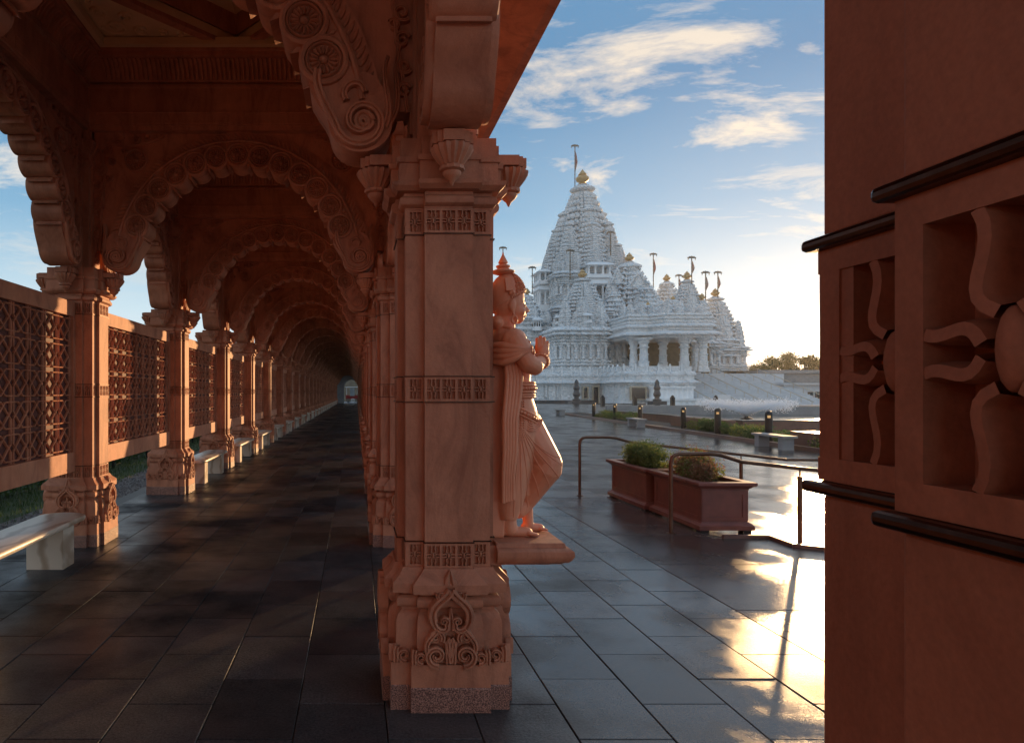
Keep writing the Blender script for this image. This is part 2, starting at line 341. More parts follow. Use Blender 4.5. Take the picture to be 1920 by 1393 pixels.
# ---------------------------------------------------------------- mesh helpers
col = scene.collection
class MB:
    def __init__(s): s.v = []; s.f = []
    def add(s, vs, fs):
        o = len(s.v); s.v.extend(vs); s.f.extend([tuple(i + o for i in f) for f in fs]); return s
    def box(s, x0, x1, y0, y1, z0, z1):
        return s.add([(x0,y0,z0),(x1,y0,z0),(x1,y1,z0),(x0,y1,z0),(x0,y0,z1),(x1,y0,z1),(x1,y1,z1),(x0,y1,z1)],
                     [(0,3,2,1),(4,5,6,7),(0,1,5,4),(1,2,6,5),(2,3,7,6),(3,0,4,7)])
    def loft(s, rings, cap0=True, cap1=True, close=True):
        n = len(rings[0]); vs = [p for r in rings for p in r]; fs = []
        for k in range(len(rings) - 1):
            for i in range(n if close else n - 1):
                j = (i + 1) % n
                fs.append((k*n+i, k*n+j, (k+1)*n+j, (k+1)*n+i))
        if cap0: fs.append(tuple(range(n - 1, -1, -1)))
        if cap1: fs.append(tuple((len(rings)-1)*n + i for i in range(n)))
        return s.add(vs, fs)
    def prism(s, poly, z0, z1):
        return s.loft([[(x, y, z0) for x, y in poly], [(x, y, z1) for x, y in poly]])
    def lathe(s, prof, n=16, c=(0,0,0), flute=0.0, nf=8):
        rings = []
        for r, z in prof:
            ring = []
            for i in range(n):
                a = 2*PI*i/n
                rr = r * (1 + flute*math.cos(a*nf))
                ring.append((c[0]+rr*math.cos(a), c[1]+rr*math.sin(a), c[2]+z))
            rings.append(ring)
        return s.loft(rings)
    def tube(s, pts, r, n=8, radii=None):
        pts = [Vector(p) for p in pts]; rings = []
        up = Vector((0, 0, 1)); prevx = None
        for i, p in enumerate(pts):
            d = (pts[min(i+1, len(pts)-1)] - pts[max(i-1, 0)])
            d.normalize()
            if prevx is None:
                a = up if abs(d.dot(up)) < 0.95 else Vector((1, 0, 0))
                x = d.cross(a).normalized()
            else:
                x = (prevx - d * prevx.dot(d)).normalized()
            y = d.cross(x); prevx = x
            rr = radii[i] if radii else r
            rings.append([tuple(p + x*math.cos(2*PI*k/n)*rr + y*math.sin(2*PI*k/n)*rr) for k in range(n)])
        return s.loft(rings)
    def ell(s, c, r, n=14, m=9, rot=None):
        rings = []
        for k in range(1, m):
            t = -PI/2 + PI*k/m
            rings.append([(r[0]*math.cos(t)*math.cos(2*PI*i/n), r[1]*math.cos(t)*math.sin(2*PI*i/n), r[2]*math.sin(t)) for i in range(n)])
        o = len(s.v)
        b = MB(); b.loft(rings, False, False)
        nb = len(b.v); b.v += [(0,0,-r[2]), (0,0,r[2])]
        for i in range(n):
            j = (i+1) % n
            b.f.append((nb, j, i)); b.f.append((nb+1, (m-2)*n+i, (m-2)*n+j))
        vs = [Vector(p) for p in b.v]
        if rot is not None: vs = [rot @ p for p in vs]
        return s.add([(p.x+c[0], p.y+c[1], p.z+c[2]) for p in vs], b.f)
    def relief(s, pts, w, d, mapf, taper=None, base=0.0):
        """raised rounded band along a planar curve; mapf((u,v,n)) gives xyz"""
        prof = getattr(s, 'prof', None) or [(-0.5, 0), (-0.40, 0.75), (0, 1.0), (0.40, 0.75), (0.5, 0)]
        n = len(pts); rings = []
        for i, (u, v) in enumerate(pts):
            u0, v0 = pts[max(i-1, 0)]; u1, v1 = pts[min(i+1, n-1)]
            du, dv = u1-u0, v1-v0; L = math.hypot(du, dv) or 1
            nu, nv = -dv/L, du/L
            ww = w * (taper(i/(n-1)) if taper else 1)
            dd = d * (0.5 + 0.5*(taper(i/(n-1)) if taper else 1))
            rings.append([mapf(u + nu*ww*a, v + nv*ww*a, base + dd*b) for a, b in prof])
        return s.loft(rings, False, False, close=False)
    def xf(s, M4):
        s.v = [tuple(M4 @ Vector(p)) for p in s.v]; return s
    def merge(s, o, M4=None):
        vs = o.v if M4 is None else [tuple(M4 @ Vector(p)) for p in o.v]
        return s.add(vs, o.f)
    def mesh(s, name, material, smooth=None):
        me = bpy.data.meshes.new(name)
        me.from_pydata(s.v, [], s.f)
        me.materials.append(material)
        me.validate()
        if smooth is not None:
            me.polygons.foreach_set('use_smooth', [True]*len(me.polygons))
            try: me.set_sharp_from_angle(angle=R(smooth))
            except Exception: pass
        me.update()
        return me
    def build(s, name, material, parent=None, smooth=None, **k):
        return link(name, s.mesh(name, material, smooth), parent, **k)
def link(name, me, parent=None, loc=(0,0,0), rot=(0,0,0), scale=(1,1,1), kind=None, label=None, cat=None, group=None):
    o = bpy.data.objects.new(name, me)
    col.objects.link(o)
    o.location = loc; o.rotation_euler = rot; o.scale = scale
    if parent is not None: o.parent = parent
    if kind: o['kind'] = kind
    if label: o['label'] = label
    if cat: o['category'] = cat
    if group: o['group'] = group
    return o
def thing(name, label, cat, loc=(0,0,0), rotz=0, group=None):
    return link(name, None, None, loc, (0,0,rotz), label=label, cat=cat, group=group)
def gp(px, py, h=0.0):
    """point of the photograph on the level h"""
    z = (CH - h) * FPX / (py - VY)
    return Vector(((px - VX) / FPX * z, z, h))
def at(px, py, z):
    return Vector(((px - VX) / FPX * z, z, CH - (py - VY) / FPX * z))
def spiral(cu, cv, r0, r1, a0, turns, n=22):
    return [(cu + (r0+(r1-r0)*(i/n))*math.cos(a0+turns*2*PI*i/n), cv + (r0+(r1-r0)*(i/n))*math.sin(a0+turns*2*PI*i/n)) for i in range(n+1)]
def bez(p0, p1, p2, p3, n=12):
    return [tuple((1-t)**3*a + 3*(1-t)**2*t*b + 3*(1-t)*t*t*c + t**3*d for a, b, c, d in zip(p0, p1, p2, p3)) for t in [i/n for i in range(n+1)]]

# ================================================================ COLONNADE
BAY = 3.46
XR, XL = 0.473, 0.473 - 3.45
C0 = 0.14
NB = 28                                           # columns with centres at C0 + k*BAY, k = 0 .. NB-1
XC = (XR + XL) / 2
def plus(a, c, d, z):
    side = [(-a, -a), (-c, -a), (-c, -a-d), (c, -a-d), (c, -a)]
    out = []
    for k in range(4):
        cs, sn = [(1,0),(0,1),(-1,0),(0,-1)][k]
        out += [(x*cs - y*sn, x*sn + y*cs, z) for x, y in side]
    return out
CA, CC, CD = 0.218, 0.123, 0.036
def stack(levels, c=CC, d=CD):
    m = MB()
    rings = [plus(l[1], l[2] if len(l) > 2 else c, d, l[0]) for l in levels]
    m.loft(rings); return m
def side_map(k):
    cs, sn = [(1,0),(0,1),(-1,0),(0,-1)][k]
    return lambda u, v, n: (u*cs + n*sn, u*sn - n*cs, v)
meshes = {}
meshes['plinth'] = stack([(0, .300), (.118, .300), (.125, .296)], .2).mesh('plinth', M['granite'])
meshes['base'] = stack([(.1251, .297,.198), (.238, .297,.198), (.24, .272,.17), (.44, .268,.165), (.47, .258,.16), (.487, .238,.15), (.500, .238,.15), (.503, .252,.158),
                        (.515, .264,.165), (.533, .268,.167), (.551, .264,.165), (.563, .252,.158), (.566, .238,.15), (.584, .238,.15), (.586, .287,.187), (.632, .287,.187),
                        (.640, .280,.18), (.665, .252,.155), (.69, .236,.135), (.700, .232,.13)]).mesh('base', M['sand'], 32)
def flower(m, mapf, cu, cv, n0, w, h, d):
    """four split petals round an almond boss, in a window w x h"""
    P = lambda pts: [(cu + u*w, cv + v*h) for u, v in pts]
    m.prof = [(-0.5, 0), (-0.5, 0.72), (-0.34, 0.98), (0.34, 1.0), (0.5, 0.72), (0.5, 0)]
    for sgn in (1, -1):
        for s2 in (1, -1):       # each petal is two strands round a slot
            m.relief(P(bez((s2*.06, sgn*.13), (s2*.34, sgn*.20), (s2*.02, sgn*.34), (s2*.17, sgn*.50), 9)), .105*w, d*.92, mapf, None, n0)
            m.relief(P(bez((sgn*.15, s2*.025), (sgn*.24, s2*.15), (sgn*.36, s2*.03), (sgn*.50, s2*.075), 9)), .070*h, d*.92, mapf, None, n0)
    rings = [[mapf(cu+.090*w*math.cos(a), cv+.150*h*math.sin(a), n0) for a in [2*PI*i/14 for i in range(14)]]]
    for t in (0, .25, .5, .75, .95):
        rr = math.cos(t*PI/2)
        rings.append([mapf(cu+.090*w*rr*math.cos(a), cv+.150*h*rr*math.sin(a), n0 + d*(.80 + .20*math.sin(t*PI/2))) for a in [2*PI*i/14 for i in range(14)]])
    m.loft(rings, False, True); m.prof = None
def band_windows():
    """(u, width, plane) of the windows of one side"""
    cw = (CA - CC)
    out = [(-(CC + cw/2), cw*.70, 0), ((CC + cw/2), cw*.70, 0)]
    out += [(q * CC*.64, CC*.53, 1) for q in (-1, 0, 1)]
    return out
def band_meshes(z0, z1):
    """frame of a carved band with its recessed windows, and the flowers apart"""
    A = CA + .0014; rec = .020
    core = stack([(z0, A-rec), (z1, A-rec)], CC + .0014 - rec*.5)
    frame = MB()
    h0, h1 = z0 + (z1-z0)*.10, z1 - (z1-z0)*.10
    for zz0, zz1 in ((z0, h0), (h1, z1)):
        frame.loft([plus(A, CC+.0014, CD, zz0), plus(A, CC+.0014, CD, zz1)])
    fl = []
    for k in range(4):
        mp_ = side_map(k)
        wins = sorted(band_windows())
        def bar(u0, u1, n1):
            vs = [mp_(u, v, n) for v in (h0, h1) for n in (n1-rec-.004, n1) for u in (u0, u1)]
            frame.add(vs, [(0,1,3,2),(4,6,7,5),(0,4,5,1),(2,3,7,6),(0,2,6,4),(1,5,7,3)])
        def spans(lo, hi, ws, n1):
            e = lo
            for u, w in ws:
                bar(e, u - w/2, n1); e = u + w/2
            bar(e, hi, n1)
        E = A - .0012
        spans(-E, -(CC+.0014), [(u, w) for u, w, p in wins if p == 0 and u < 0], A)
        spans(CC+.0014, E, [(u, w) for u, w, p in wins if p == 0 and u > 0], A)
        spans(-(CC+.0014), CC+.0014, [(u, w) for u, w, p in wins if p == 1], A + CD)
        for u, w, p in wins:
            f = MB(); flower(f, mp_, u, (h0+h1)/2, A - rec + (CD if p else 0), w, h1-h0, .0215)
            fl.append(f)
    core.merge(frame)
    return core, fl
BANDS = [(.7002, .8268), (1.5522, 1.6768), (2.4142, 2.54)]
band_m, flow_m, flow_join = [], [], []
for i, (z0, z1) in enumerate(BANDS):
    c, fl = band_meshes(z0, z1)
    band_m.append(c.mesh('frieze_band', M['sand']))
    flow_m.append([f.mesh('flower', M['sand'], 40) for f in fl])
    j = MB()
    for f in fl: j.merge(f)
    flow_join.append(j.mesh('flower_row', M['sand'], 40))
def trim(z):
    p = .0075
    e = [(z, CA+.0005, CC+.0005), (z+.0006, CA+p, CC+p), (z+.0068, CA+p, CC+p), (z+.0074, CA+.0005, CC+.0005)]
    return stack(e, CC, CD).mesh('copper_trim', M['copper'])
TRIMS = [trim(z) for z in (.8268, 1.5446, 1.6768, 2.4066)]
meshes['shaft_low'] = stack([(.8342, CA), (1.5446, CA)]).mesh('shaft', M['sand'])
meshes['shaft_high'] = stack([(1.6842, CA), (2.4066, CA)]).mesh('shaft', M['sand'])
meshes['capital'] = stack([(2.5402, .222), (2.548, .222), (2.552, .236), (2.562, .247), (2.578, .251), (2.594, .247), (2.604, .236), (2.607, .228), (2.622, .228), (2.626, .262,.15),
                           (2.648, .285,.16), (2.668, .289,.16), (2.671, .252,.15), (2.77, .252,.15), (2.773, .262,.16), (2.80, .266,.16), (2.803, .245,.14), (2.90, .245,.14)]).mesh('capital', M['sand'], 32)
arm = MB()
arm.prism([(-.10, -.24), (.10, -.24), (.10, -.40), (.078, -.40), (.078, -.425), (.052, -.425), (.052, -.45), (-.052, -.45), (-.052, -.425), (-.078, -.425), (-.078, -.40), (-.10, -.40)][::-1], 2.815, 2.868)
meshes['arm'] = arm.mesh('bracket_arm', M['sand'])
pend = MB()
pend.lathe([(.072, 2.8148), (.098, 2.806), (.100, 2.792), (.086, 2.765), (.060, 2.728), (.052, 2.716)], 32, (0, -.365, 0), .07, 16)
pend.lathe([(.052, 2.716), (.060, 2.710), (.060, 2.694), (.045, 2.686)], 24, (0, -.365, 0), .05, 12)
pend.lathe([(.045, 2.686), (.047, 2.676), (.034, 2.658), (.014, 2.640), (.004, 2.618)], 16, (0, -.365, 0))
meshes['pendant'] = pend.mesh('pendant', M['sand'], 50)
up = MB()
PA = .150
def ring4(a, z): return [(-a,-a,z),(a,-a,z),(a,a,z),(-a,a,z)]
up.loft([plus(PA, .09, .018, 2.9002), plus(PA, .09, .018, 3.98), plus(.17, .10, .02, 4.0), plus(.17, .10, .02, 4.04), plus(.155, .09, .02, 4.06), plus(.155, .09, .02, 4.10),
         plus(.20, .12, .02, 4.16), plus(.215, .12, .02, 4.19), plus(.215, .12, .02, 4.24), plus(.17, .1, .02, 4.26), plus(.17, .1, .02, 4.359)])
for k in range(4):
    mp_ = side_map(k)
    # little carved window low on the pier and a scroll console under the beam
    for dz in (2.99,):
        flower(up, mp_, 0, dz + .08, PA + .018, .11, .13, .014)
        for a, b in (((-.06, dz), (.06, dz)), ((-.06, dz+.16), (.06, dz+.16)), ((-.06, dz), (-.06, dz+.16)), ((.06, dz), (.06, dz+.16))):
            up.relief([a, b], .022, .018, mp_, base=PA+.018)
meshes['pier'] = up.mesh('upper_pier', M['sand'])
con = MB()                                         # scroll console under the beam, one per side
cp = [(-.10, 4.355)]
prof = [(.17, 4.358), (.50, 4.358), (.50, 4.30), (.47, 4.275), (.42, 4.27), (.37, 4.262), (.31, 4.22), (.25, 4.175), (.17, 4.16)]
con.loft([[(-.10, -n, z) for n, z in prof], [(.10, -n, z) for n, z in prof]])
for sx in (1, -1):
    con.relief(spiral(.42, 4.315, .034, .006, -PI/2, 1.4, 18), .012, .01, lambda u, v, n, sx=sx: (sx*(.10 + n), -u, v))
    con.relief(bez((.20, 4.19), (.30, 4.20), (.33, 4.28), (.42, 4.281), 8), .012, .01, lambda u, v, n, sx=sx: (sx*(.10 + n), -u, v))
meshes['console'] = con.mesh('console', M['sand'])
# carved relief of the base: scrolls climbing to a bud
class WB(MB):
    def relief(s, pts, w, d, mapf, taper=None, base=0.0): return MB.relief(s, pts, w*1.4, d*1.15, mapf, taper, base)
rel = WB(); GROOVE = [(-0.5, 0), (-0.5, 0.62), (-0.40, 0.96), (-0.16, 1.0), (0, 0.74), (0.16, 1.0), (0.40, 0.96), (0.5, 0.62), (0.5, 0)]; rel.prof = GROOVE
fm = lambda u, v, n: (u, -n, v)
n0 = .27 + CD
tp = lambda t: 1 - .45*t
for s in (1, -1):
    sc = lambda pts: [(s*u, v) for u, v in pts]
    rel.relief(sc(spiral(.072, .285, .052, .010, -PI/2 - .2, 1.35)), .026, .040, fm, tp, n0)
    rel.relief(sc(bez((.012, .245), (.02, .30), (.01, .33), (.022, .36), 8)), .022, .030, fm, None, n0)
    rel.relief(sc(spiral(.148, .272, .030, .006, -PI*.6, 1.2)), .018, .034, fm, tp, n0)
    rel.relief(sc([(.185, .243), (.186, .29), (.180, .318)]), .020, .034, fm, None, n0)
    rel.relief(sc(spiral(.074, .378, .036, .008, PI*1.2, -1.3)), .020, .036, fm, tp, n0)
    rel.relief(sc(bez((.118, .30), (.135, .36), (.095, .37), (.060, .425), 10)), .020, .036, fm, None, n0)
    rel.relief(sc(bez((.0, .615), (.015, .56), (.115, .545), (.088, .455), 14)), .032, .046, fm, None, n0 - .005)
    rel.relief(sc(bez((.088, .455), (.075, .40), (.010, .40), (.022, .44), 10) + spiral(.034, .455, .02, .005, PI, -.8, 8)), .024, .046, fm, tp, n0 - .005)
    rel.relief(sc(spiral(.048, .585, .022, .006, PI*.2, -1.1, 12)), .016, .042, fm, tp, n0 - .005)
    rel.relief(sc(bez((0, .255), (.004, .32), (.030, .335), (.0, .372), 8)), .020, .030, fm, None, n0)
    for cu in (.235,):                              # scrolls on the two flanking faces, set back
        rel.relief(sc(spiral(cu - .005, .275, .032, .006, -PI*.6, 1.2)), .019, .034, fm, tp, .27)
        rel.relief(sc([(cu + .038, .243), (cu + .039, .30), (cu + .032, .322)]), .022, .034, fm, None, .27)
rel.relief([(0, .60), (0, .635), (0, .675), (0, .700)], .055, .045, fm, lambda t: [0.7, 1, .55, .05][min(3, int(t*3.01))], n0 - .03)
rel.relief([(0, .415), (0, .475), (0, .52)], .030, .04, fm, lambda t: 1 - .8*t, n0 - .005)
meshes['relief'] = rel.mesh('carved_relief', M['sand'], 45)
# far columns: everything above in three plain meshes
far_base = MB(); 
def grab(me):
    b = MB(); b.v = [tuple(v.co) for v in me.vertices]; b.f = [tuple(p.vertices) for p in me.polygons]; return b
for key in ('base',): far_base.merge(grab(meshes[key]))
for k in range(4): far_base.merge(grab(meshes['relief']), Matrix.Rotation(k*PI/2, 4, 'Z'))
meshes['far_base'] = far_base.mesh('base', M['sand'], 32)
far_shaft = MB()
for me in (meshes['shaft_low'], meshes['shaft_high'], *band_m, *flow_join): far_shaft.merge(grab(me))
meshes['far_shaft'] = far_shaft.mesh('shaft', M['sand'])
far_cap = MB()
far_cap.merge(grab(meshes['capital'])); far_cap.merge(grab(meshes['pier']))
for k in range(4):
    for key in ('arm', 'pendant', 'console'): far_cap.merge(grab(meshes[key]), Matrix.Rotation(k*PI/2, 4, 'Z'))
meshes['far_cap'] = far_cap.mesh('capital', M['sand'], 32)
far_trim = MB()
for me in TRIMS: far_trim.merge(grab(me))
meshes['far_trim'] = far_trim.mesh('copper_trim', M['copper'])

ORD = ['first', 'second', 'third', 'fourth', 'fifth', 'sixth', 'seventh', 'eighth', 'ninth', 'tenth', 'eleventh', 'twelfth', 'thirteenth', 'fourteenth', 'fifteenth', 'sixteenth',
       'seventeenth', 'eighteenth', 'nineteenth', 'twentieth', 'twenty-first', 'twenty-second', 'twenty-third', 'twenty-fourth', 'twenty-fifth', 'twenty-sixth', 'twenty-seventh', 'twenty-eighth', 'twenty-ninth']
def column(x, k, side):
    y = C0 + k*BAY
    if k < 0 or (side == 'L' and k < 1):
        lab = 'carved sandstone column of the %s row standing %s' % ('right' if side == 'R' else 'left', ('two bays behind the camera', 'one bay behind the camera', 'beside the camera')[k+2])
    elif side == 'R':
        lab = ('dark carved sandstone column filling the right edge of the picture' if k == 0 else
               'large carved pink sandstone column in the middle carrying the praying statue' if k == 1 else
               '%s pink sandstone column in the right-hand row, counted from the statue column' % ORD[k-1])
    else:
        lab = ('sandstone column of the left row beyond the left edge of the picture' if k < 2 else
               'nearest pink sandstone column of the left row, beside the near marble bench' if k == 2 else
               '%s pink sandstone column of the left row, counted from the near bench' % ORD[k-2])
    t = thing('colonnade_column', lab, 'column', (x, y, 0), 0, 'columns of the arcade')
    near = 0 <= k <= 6
    link('plinth', meshes['plinth'], t)
    if not near:
        for n_, key in (('base', 'far_base'), ('shaft', 'far_shaft'), ('capital', 'far_cap'), ('copper_trim', 'far_trim')): link(n_, meshes[key], t)
        return t
    link('base', meshes['base'], t)
    for q in range(4): link('carved_relief', meshes['relief'], t, rot=(0,0,q*PI/2))
    for i in range(3):
        b = link('frieze_band', band_m[i], t)
        if side == 'R' and k <= 1 or (side == 'L' and k == 2):
            for f in flow_m[i]: link('flower', f, b)
        else:
            link('flower_row', flow_join[i], b)
    for me in TRIMS: link('copper_trim', me, t)
    link('shaft', meshes['shaft_low'], t); link('shaft', meshes['shaft_high'], t)
    link('capital', meshes['capital'], t)
    for q in range(4):
        a = link('bracket_arm', meshes['arm'], t, rot=(0,0,q*PI/2))
        link('pendant', meshes['pendant'], a)
        link('console', meshes['console'], t, rot=(0,0,q*PI/2))
    link('upper_pier', meshes['pier'], t)
    return t
columns = {}
for k in range(NB):
    columns['R', k] = column(XR, k, 'R')
    columns['L', k] = column(XL, k, 'L')
for k in (-1, -2):
    for side, x in (('R', XR), ('L', XL)): columns[side, k] = column(x, k, side)

# ---------------------------------------------------------------- arches (span = one bay, u along the span, v up, n through the thickness)
AV, RR, RS = 2.956, 1.152, 11.6                    # springing height, radius of the rosette ring, degrees per lobe
NL = 13; T0 = 90 - NL/2*RS
TH = .120
ring = MB(); rings = []
SUB = 12
for i in range(NL*SUB + 1):
    th = R(T0 + i*RS/SUB)
    f = (i % SUB)/SUB - .5
    x = f*RR*R(RS)
    ri = RR - math.sqrt(max(.136**2 - x*x, .0))
    if i % SUB in (0,): ri = RR - .150
    elif i % SUB in (1, SUB-1): ri = RR - .092
    ro = 1.315
    cs, sn = math.cos(th), math.sin(th)
    P = lambda r, n: (r*cs, n, AV + r*sn)
    rings.append([P(ri, -TH), P(ro, -TH), P(ro, TH), P(ri, TH)])
ring.loft(rings)
# raised mouldings along the ring, both faces
for sg in (1, -1):
    mp_ = lambda u, v, n, sg=sg: (u, -sg*n, v)
    arc = lambda r, a0, a1, n=72: [(r*math.cos(R(a0+(a1-a0)*i/n)), AV + r*math.sin(R(a0+(a1-a0)*i/n))) for i in range(n+1)]
    ring.relief(arc(1.300, T0-6, 186-T0), .034, .030, mp_, base=TH-.005)
    for q in range(NL):
        th = R(T0 + (q+.5)*RS); cu, cv = RR*math.cos(th), AV + RR*math.sin(th)
        ring.relief(spiral(cu, cv, .118, .118, 0, 1, 24), .036, .036, mp_, base=TH-.002)
    for q in range(1, NL):                          # buds between the lobes
        th = R(T0 + q*RS)
        ring.relief([((RR+.085+.02*j)*math.cos(th), AV+(RR+.085+.02*j)*math.sin(th)) for j in range(3)], .03, .02, mp_, lambda t: [.4, 1, .3][int(t*2.01)], TH-.002)
meshes['arch_ring'] = ring.mesh('arch_ring', M['sand'], 35)
outer = MB()                                       # leafy outer band of the arch
rings = []
for i in range(61):
    th = R(6 + 168*i/60); cs, sn = math.cos(th), math.sin(th)
    P = lambda r, n: (r*cs, n, AV + r*sn)
    rings.append([P(1.312, -.095), P(1.405, -.095), P(1.405, .095), P(1.312, .095)])
outer.loft(rings)
for sg in (1, -1):
    mp_ = lambda u, v, n, sg=sg: (u, -sg*n, v)
    for i in range(84):
        th = R(7 + 166*(i+.5)/84)
        outer.relief([((1.325+.022*j)*math.cos(th + .012*(j-1.5)), AV+(1.325+.022*j)*math.sin(th + .012*(j-1.5))) for j in range(4)], .030, .022, mp_, lambda t: [.6, 1, .8, .3][min(3, int(t*3.01))], .093)
meshes['arch_outer'] = outer.mesh('leaf_band', M['sand'], 40)
def half_spandrel():
    U, V = BAY/2 - .155, 4.359
    m = MB()
    ths = [R(90 - 84*i/24) for i in range(25)] + [math.atan2(V-AV, U)]
    ths = sorted(ths, reverse=True)
    rings = []
    for th in ths:
        cs, sn = math.cos(th), math.sin(th)
        r = min(U/max(cs, 1e-6), (V-AV)/max(sn, 1e-6)); r = max(r, 1.404)
        rings.append([(1.40*cs, -.062, AV+1.40*sn), (r*cs, -.062, AV+r*sn), (r*cs, .062, AV+r*sn), (1.40*cs, .062, AV+1.40*sn)])
    m.loft(rings)
    return m
def scrolls():
    m = MB(); m.prof = GROOVE
    for sg in (1, -1):
        mp_ = lambda u, v, n, sg=sg: (u, -sg*n, v)
        w = .026
        for (cu, cv, r, a, t) in [(1.43, 4.17, .085, .5, 1.5), (1.27, 4.27, .060, 2.4, -1.4), (1.47, 3.98, .070, -.6, -1.5), (1.10, 4.29, .048, 1.2, 1.4), (.97, 4.305, .036, 2.4, -1.3),
                                  (1.50, 3.80, .055, .2, 1.5), (1.40, 3.88, .050, 2.6, 1.3), (1.50, 3.64, .050, -.8, -1.4), (1.50, 3.49, .046, .4, 1.4), (1.455, 3.57, .034, 2.5, -1.2), (1.51, 3.35, .042, -.5, -1.4),
                                  (1.51, 3.22, .04, .4, 1.4), (.86, 4.315, .03, 1.2, 1.3), (1.22, 3.965+.21, .045, 3.4, 1.3), (1.35, 4.06, .045, 1.0, -1.3)]:
            m.relief(spiral(cu, cv, r, .008, a, t), w*(.55 + r*6), .034, mp_, lambda t: 1-.4*t, .060)
        m.relief(bez((.80, 4.33), (1.0, 4.23), (1.25, 4.16), (1.52, 4.32), 14), .022, .03, mp_, None, .060)
        m.relief(bez((1.53, 4.30), (1.38, 4.05), (1.44, 3.70), (1.53, 3.10), 14), .022, .03, mp_, None, .060)
    return m
def rosette(r, petals=16):
    """facing -y at the origin"""
    m = MB(); mp_ = lambda u, v, n: (u, -n, v)
    m.loft([[(r*1.0*math.cos(2*PI*i/24), -n, r*1.0*math.sin(2*PI*i/24)) for i in range(24)] for n in (0, .006)])
    m.relief(spiral(0, 0, r*.90, r*.90, 0, 1, 24), r*.16, .030, mp_, None, .004)
    for i in range(petals):
        a = 2*PI*i/petals
        m.relief([(r*q*math.cos(a), r*q*math.sin(a)) for q in (.30, .45, .62, .74)], r*.19, .030, mp_, lambda t: [.45, .75, 1, .55][min(3, int(t*3.01))], .004)
    m.loft([[(r*.24*math.cos(t)*math.cos(2*PI*i/12), -(.004 + .036*math.sin(t)), r*.24*math.cos(t)*math.sin(2*PI*i/12)) for i in range(12)] for t in (0, .5, 1.0, 1.4)])
    return m
ROS = rosette(.100); ROSM = ROS.mesh('rosette', M['sand'], 40)
BIG = rosette(.125, 18); BIGM = BIG.mesh('rosette', M['sand'], 40)
ros_pos = [(RR*math.cos(R(T0+(q+.5)*RS)), AV + RR*math.sin(R(T0+(q+.5)*RS))) for q in range(NL)]
rj = MB()
for sg in (0, 1):
    Mz = Matrix.Rotation(PI*sg, 4, 'Z')
    for u, v in ros_pos: rj.merge(ROS, Matrix.Translation((u, -TH if sg == 0 else TH, v)) @ Mz)
    for s in (1, -1): rj.merge(BIG, Matrix.Translation((s*1.10, -.062 if sg == 0 else .062, 4.07)) @ Mz)
meshes['ros_join'] = rj.mesh('rosette_row', M['sand'], 40)
def volute(s):
    m = MB()
    m.prof = GROOVE
    cu, cv, r = 1.275, 3.025, .150
    # body: thick scroll hanging below the last lobe
    poly = [(1.002, 3.26), (1.005, 3.20), (1.045, 3.13), (1.095, 3.06)] + [(cu + r*1.12*math.cos(a), cv + r*math.sin(a)) for a in [PI + PI*i/14 for i in range(1, 15)]] + [(1.44, 3.15), (1.36, 3.27), (1.30, 3.30)]
    m.loft([[(s*u, -TH-.004, v) for u, v in poly], [(s*u, TH+.004, v) for u, v in poly]])
    for sg in (1, -1):
        mp_ = lambda u, v, n, sg=sg: (s*u, -sg*n, v)
        m.relief(bez((1.050, 3.30), (1.03, 3.22), (1.07, 3.15), (1.13, 3.04), 8) + spiral(cu + .005, 3.03, .138, .012, PI*1.05, 1.75, 34), .046, .046, mp_, lambda t: 1 - .35*t, TH)
        m.relief(spiral(cu + .02, 3.03, .035, .035, 0, 1, 12), .05, .04, mp_, None, TH)
        m.relief(bez((1.40, 3.0), (1.47, 3.12), (1.36, 3.26), (1.42, 3.38), 10), .040, .04, mp_, lambda t: 1 - .5*t, TH - .01)
        m.relief(bez((1.20, 3.14), (1.15, 3.22), (1.28, 3.28), (1.30, 3.18), 8), .036, .04, mp_, None, TH)
        m.relief(bez((1.43, 3.04), (1.53, 3.16), (1.42, 3.32), (1.49, 3.46), 10), .034, .04, mp_, lambda t: 1 - .5*t, .06)
    return m
VOLM = [volute(1).mesh('volute', M['sand'], 40), volute(-1).mesh('volute', M['sand'], 40)]
hs = half_spandrel(); SPM = [hs.mesh('spandrel', M['sand'])]
hs2 = half_spandrel().xf(Matrix.Scale(-1, 4, (1,0,0))); SPM.append(hs2.mesh('spandrel', M['sand']))
sc1 = scrolls(); SCM = [sc1.mesh('carved_scroll', M['sand'], 40)]
sc2 = scrolls().xf(Matrix.Scale(-1, 4, (1,0,0))); SCM.append(sc2.mesh('carved_scroll', M['sand'], 40))
def arch(loc, rz, label, near, group):
    t = thing('carved_arch', label, 'arch', loc, rz, group)
    link('arch_ring', meshes['arch_ring'], t)
    link('leaf_band', meshes['arch_outer'], t)
    for s in (0, 1):
        link('volute', VOLM[s], t)
        sp = link('spandrel', SPM[s], t)
        link('carved_scroll', SCM[s], sp)
        if near:
            for sg in (0, 1): link('rosette', BIGM, sp, loc=((1 - 2*s)*1.10, (-.062, .062)[sg], 4.07), rot=(0, 0, PI*sg))
    if near:
        for u, v in ros_pos:
            link('rosette', ROSM, t, loc=(u, -TH, v)); link('rosette', ROSM, t, loc=(u, TH, v), rot=(0, 0, PI))
    else:
        link('rosette_row', meshes['ros_join'], t, kind='stuff')
    return t
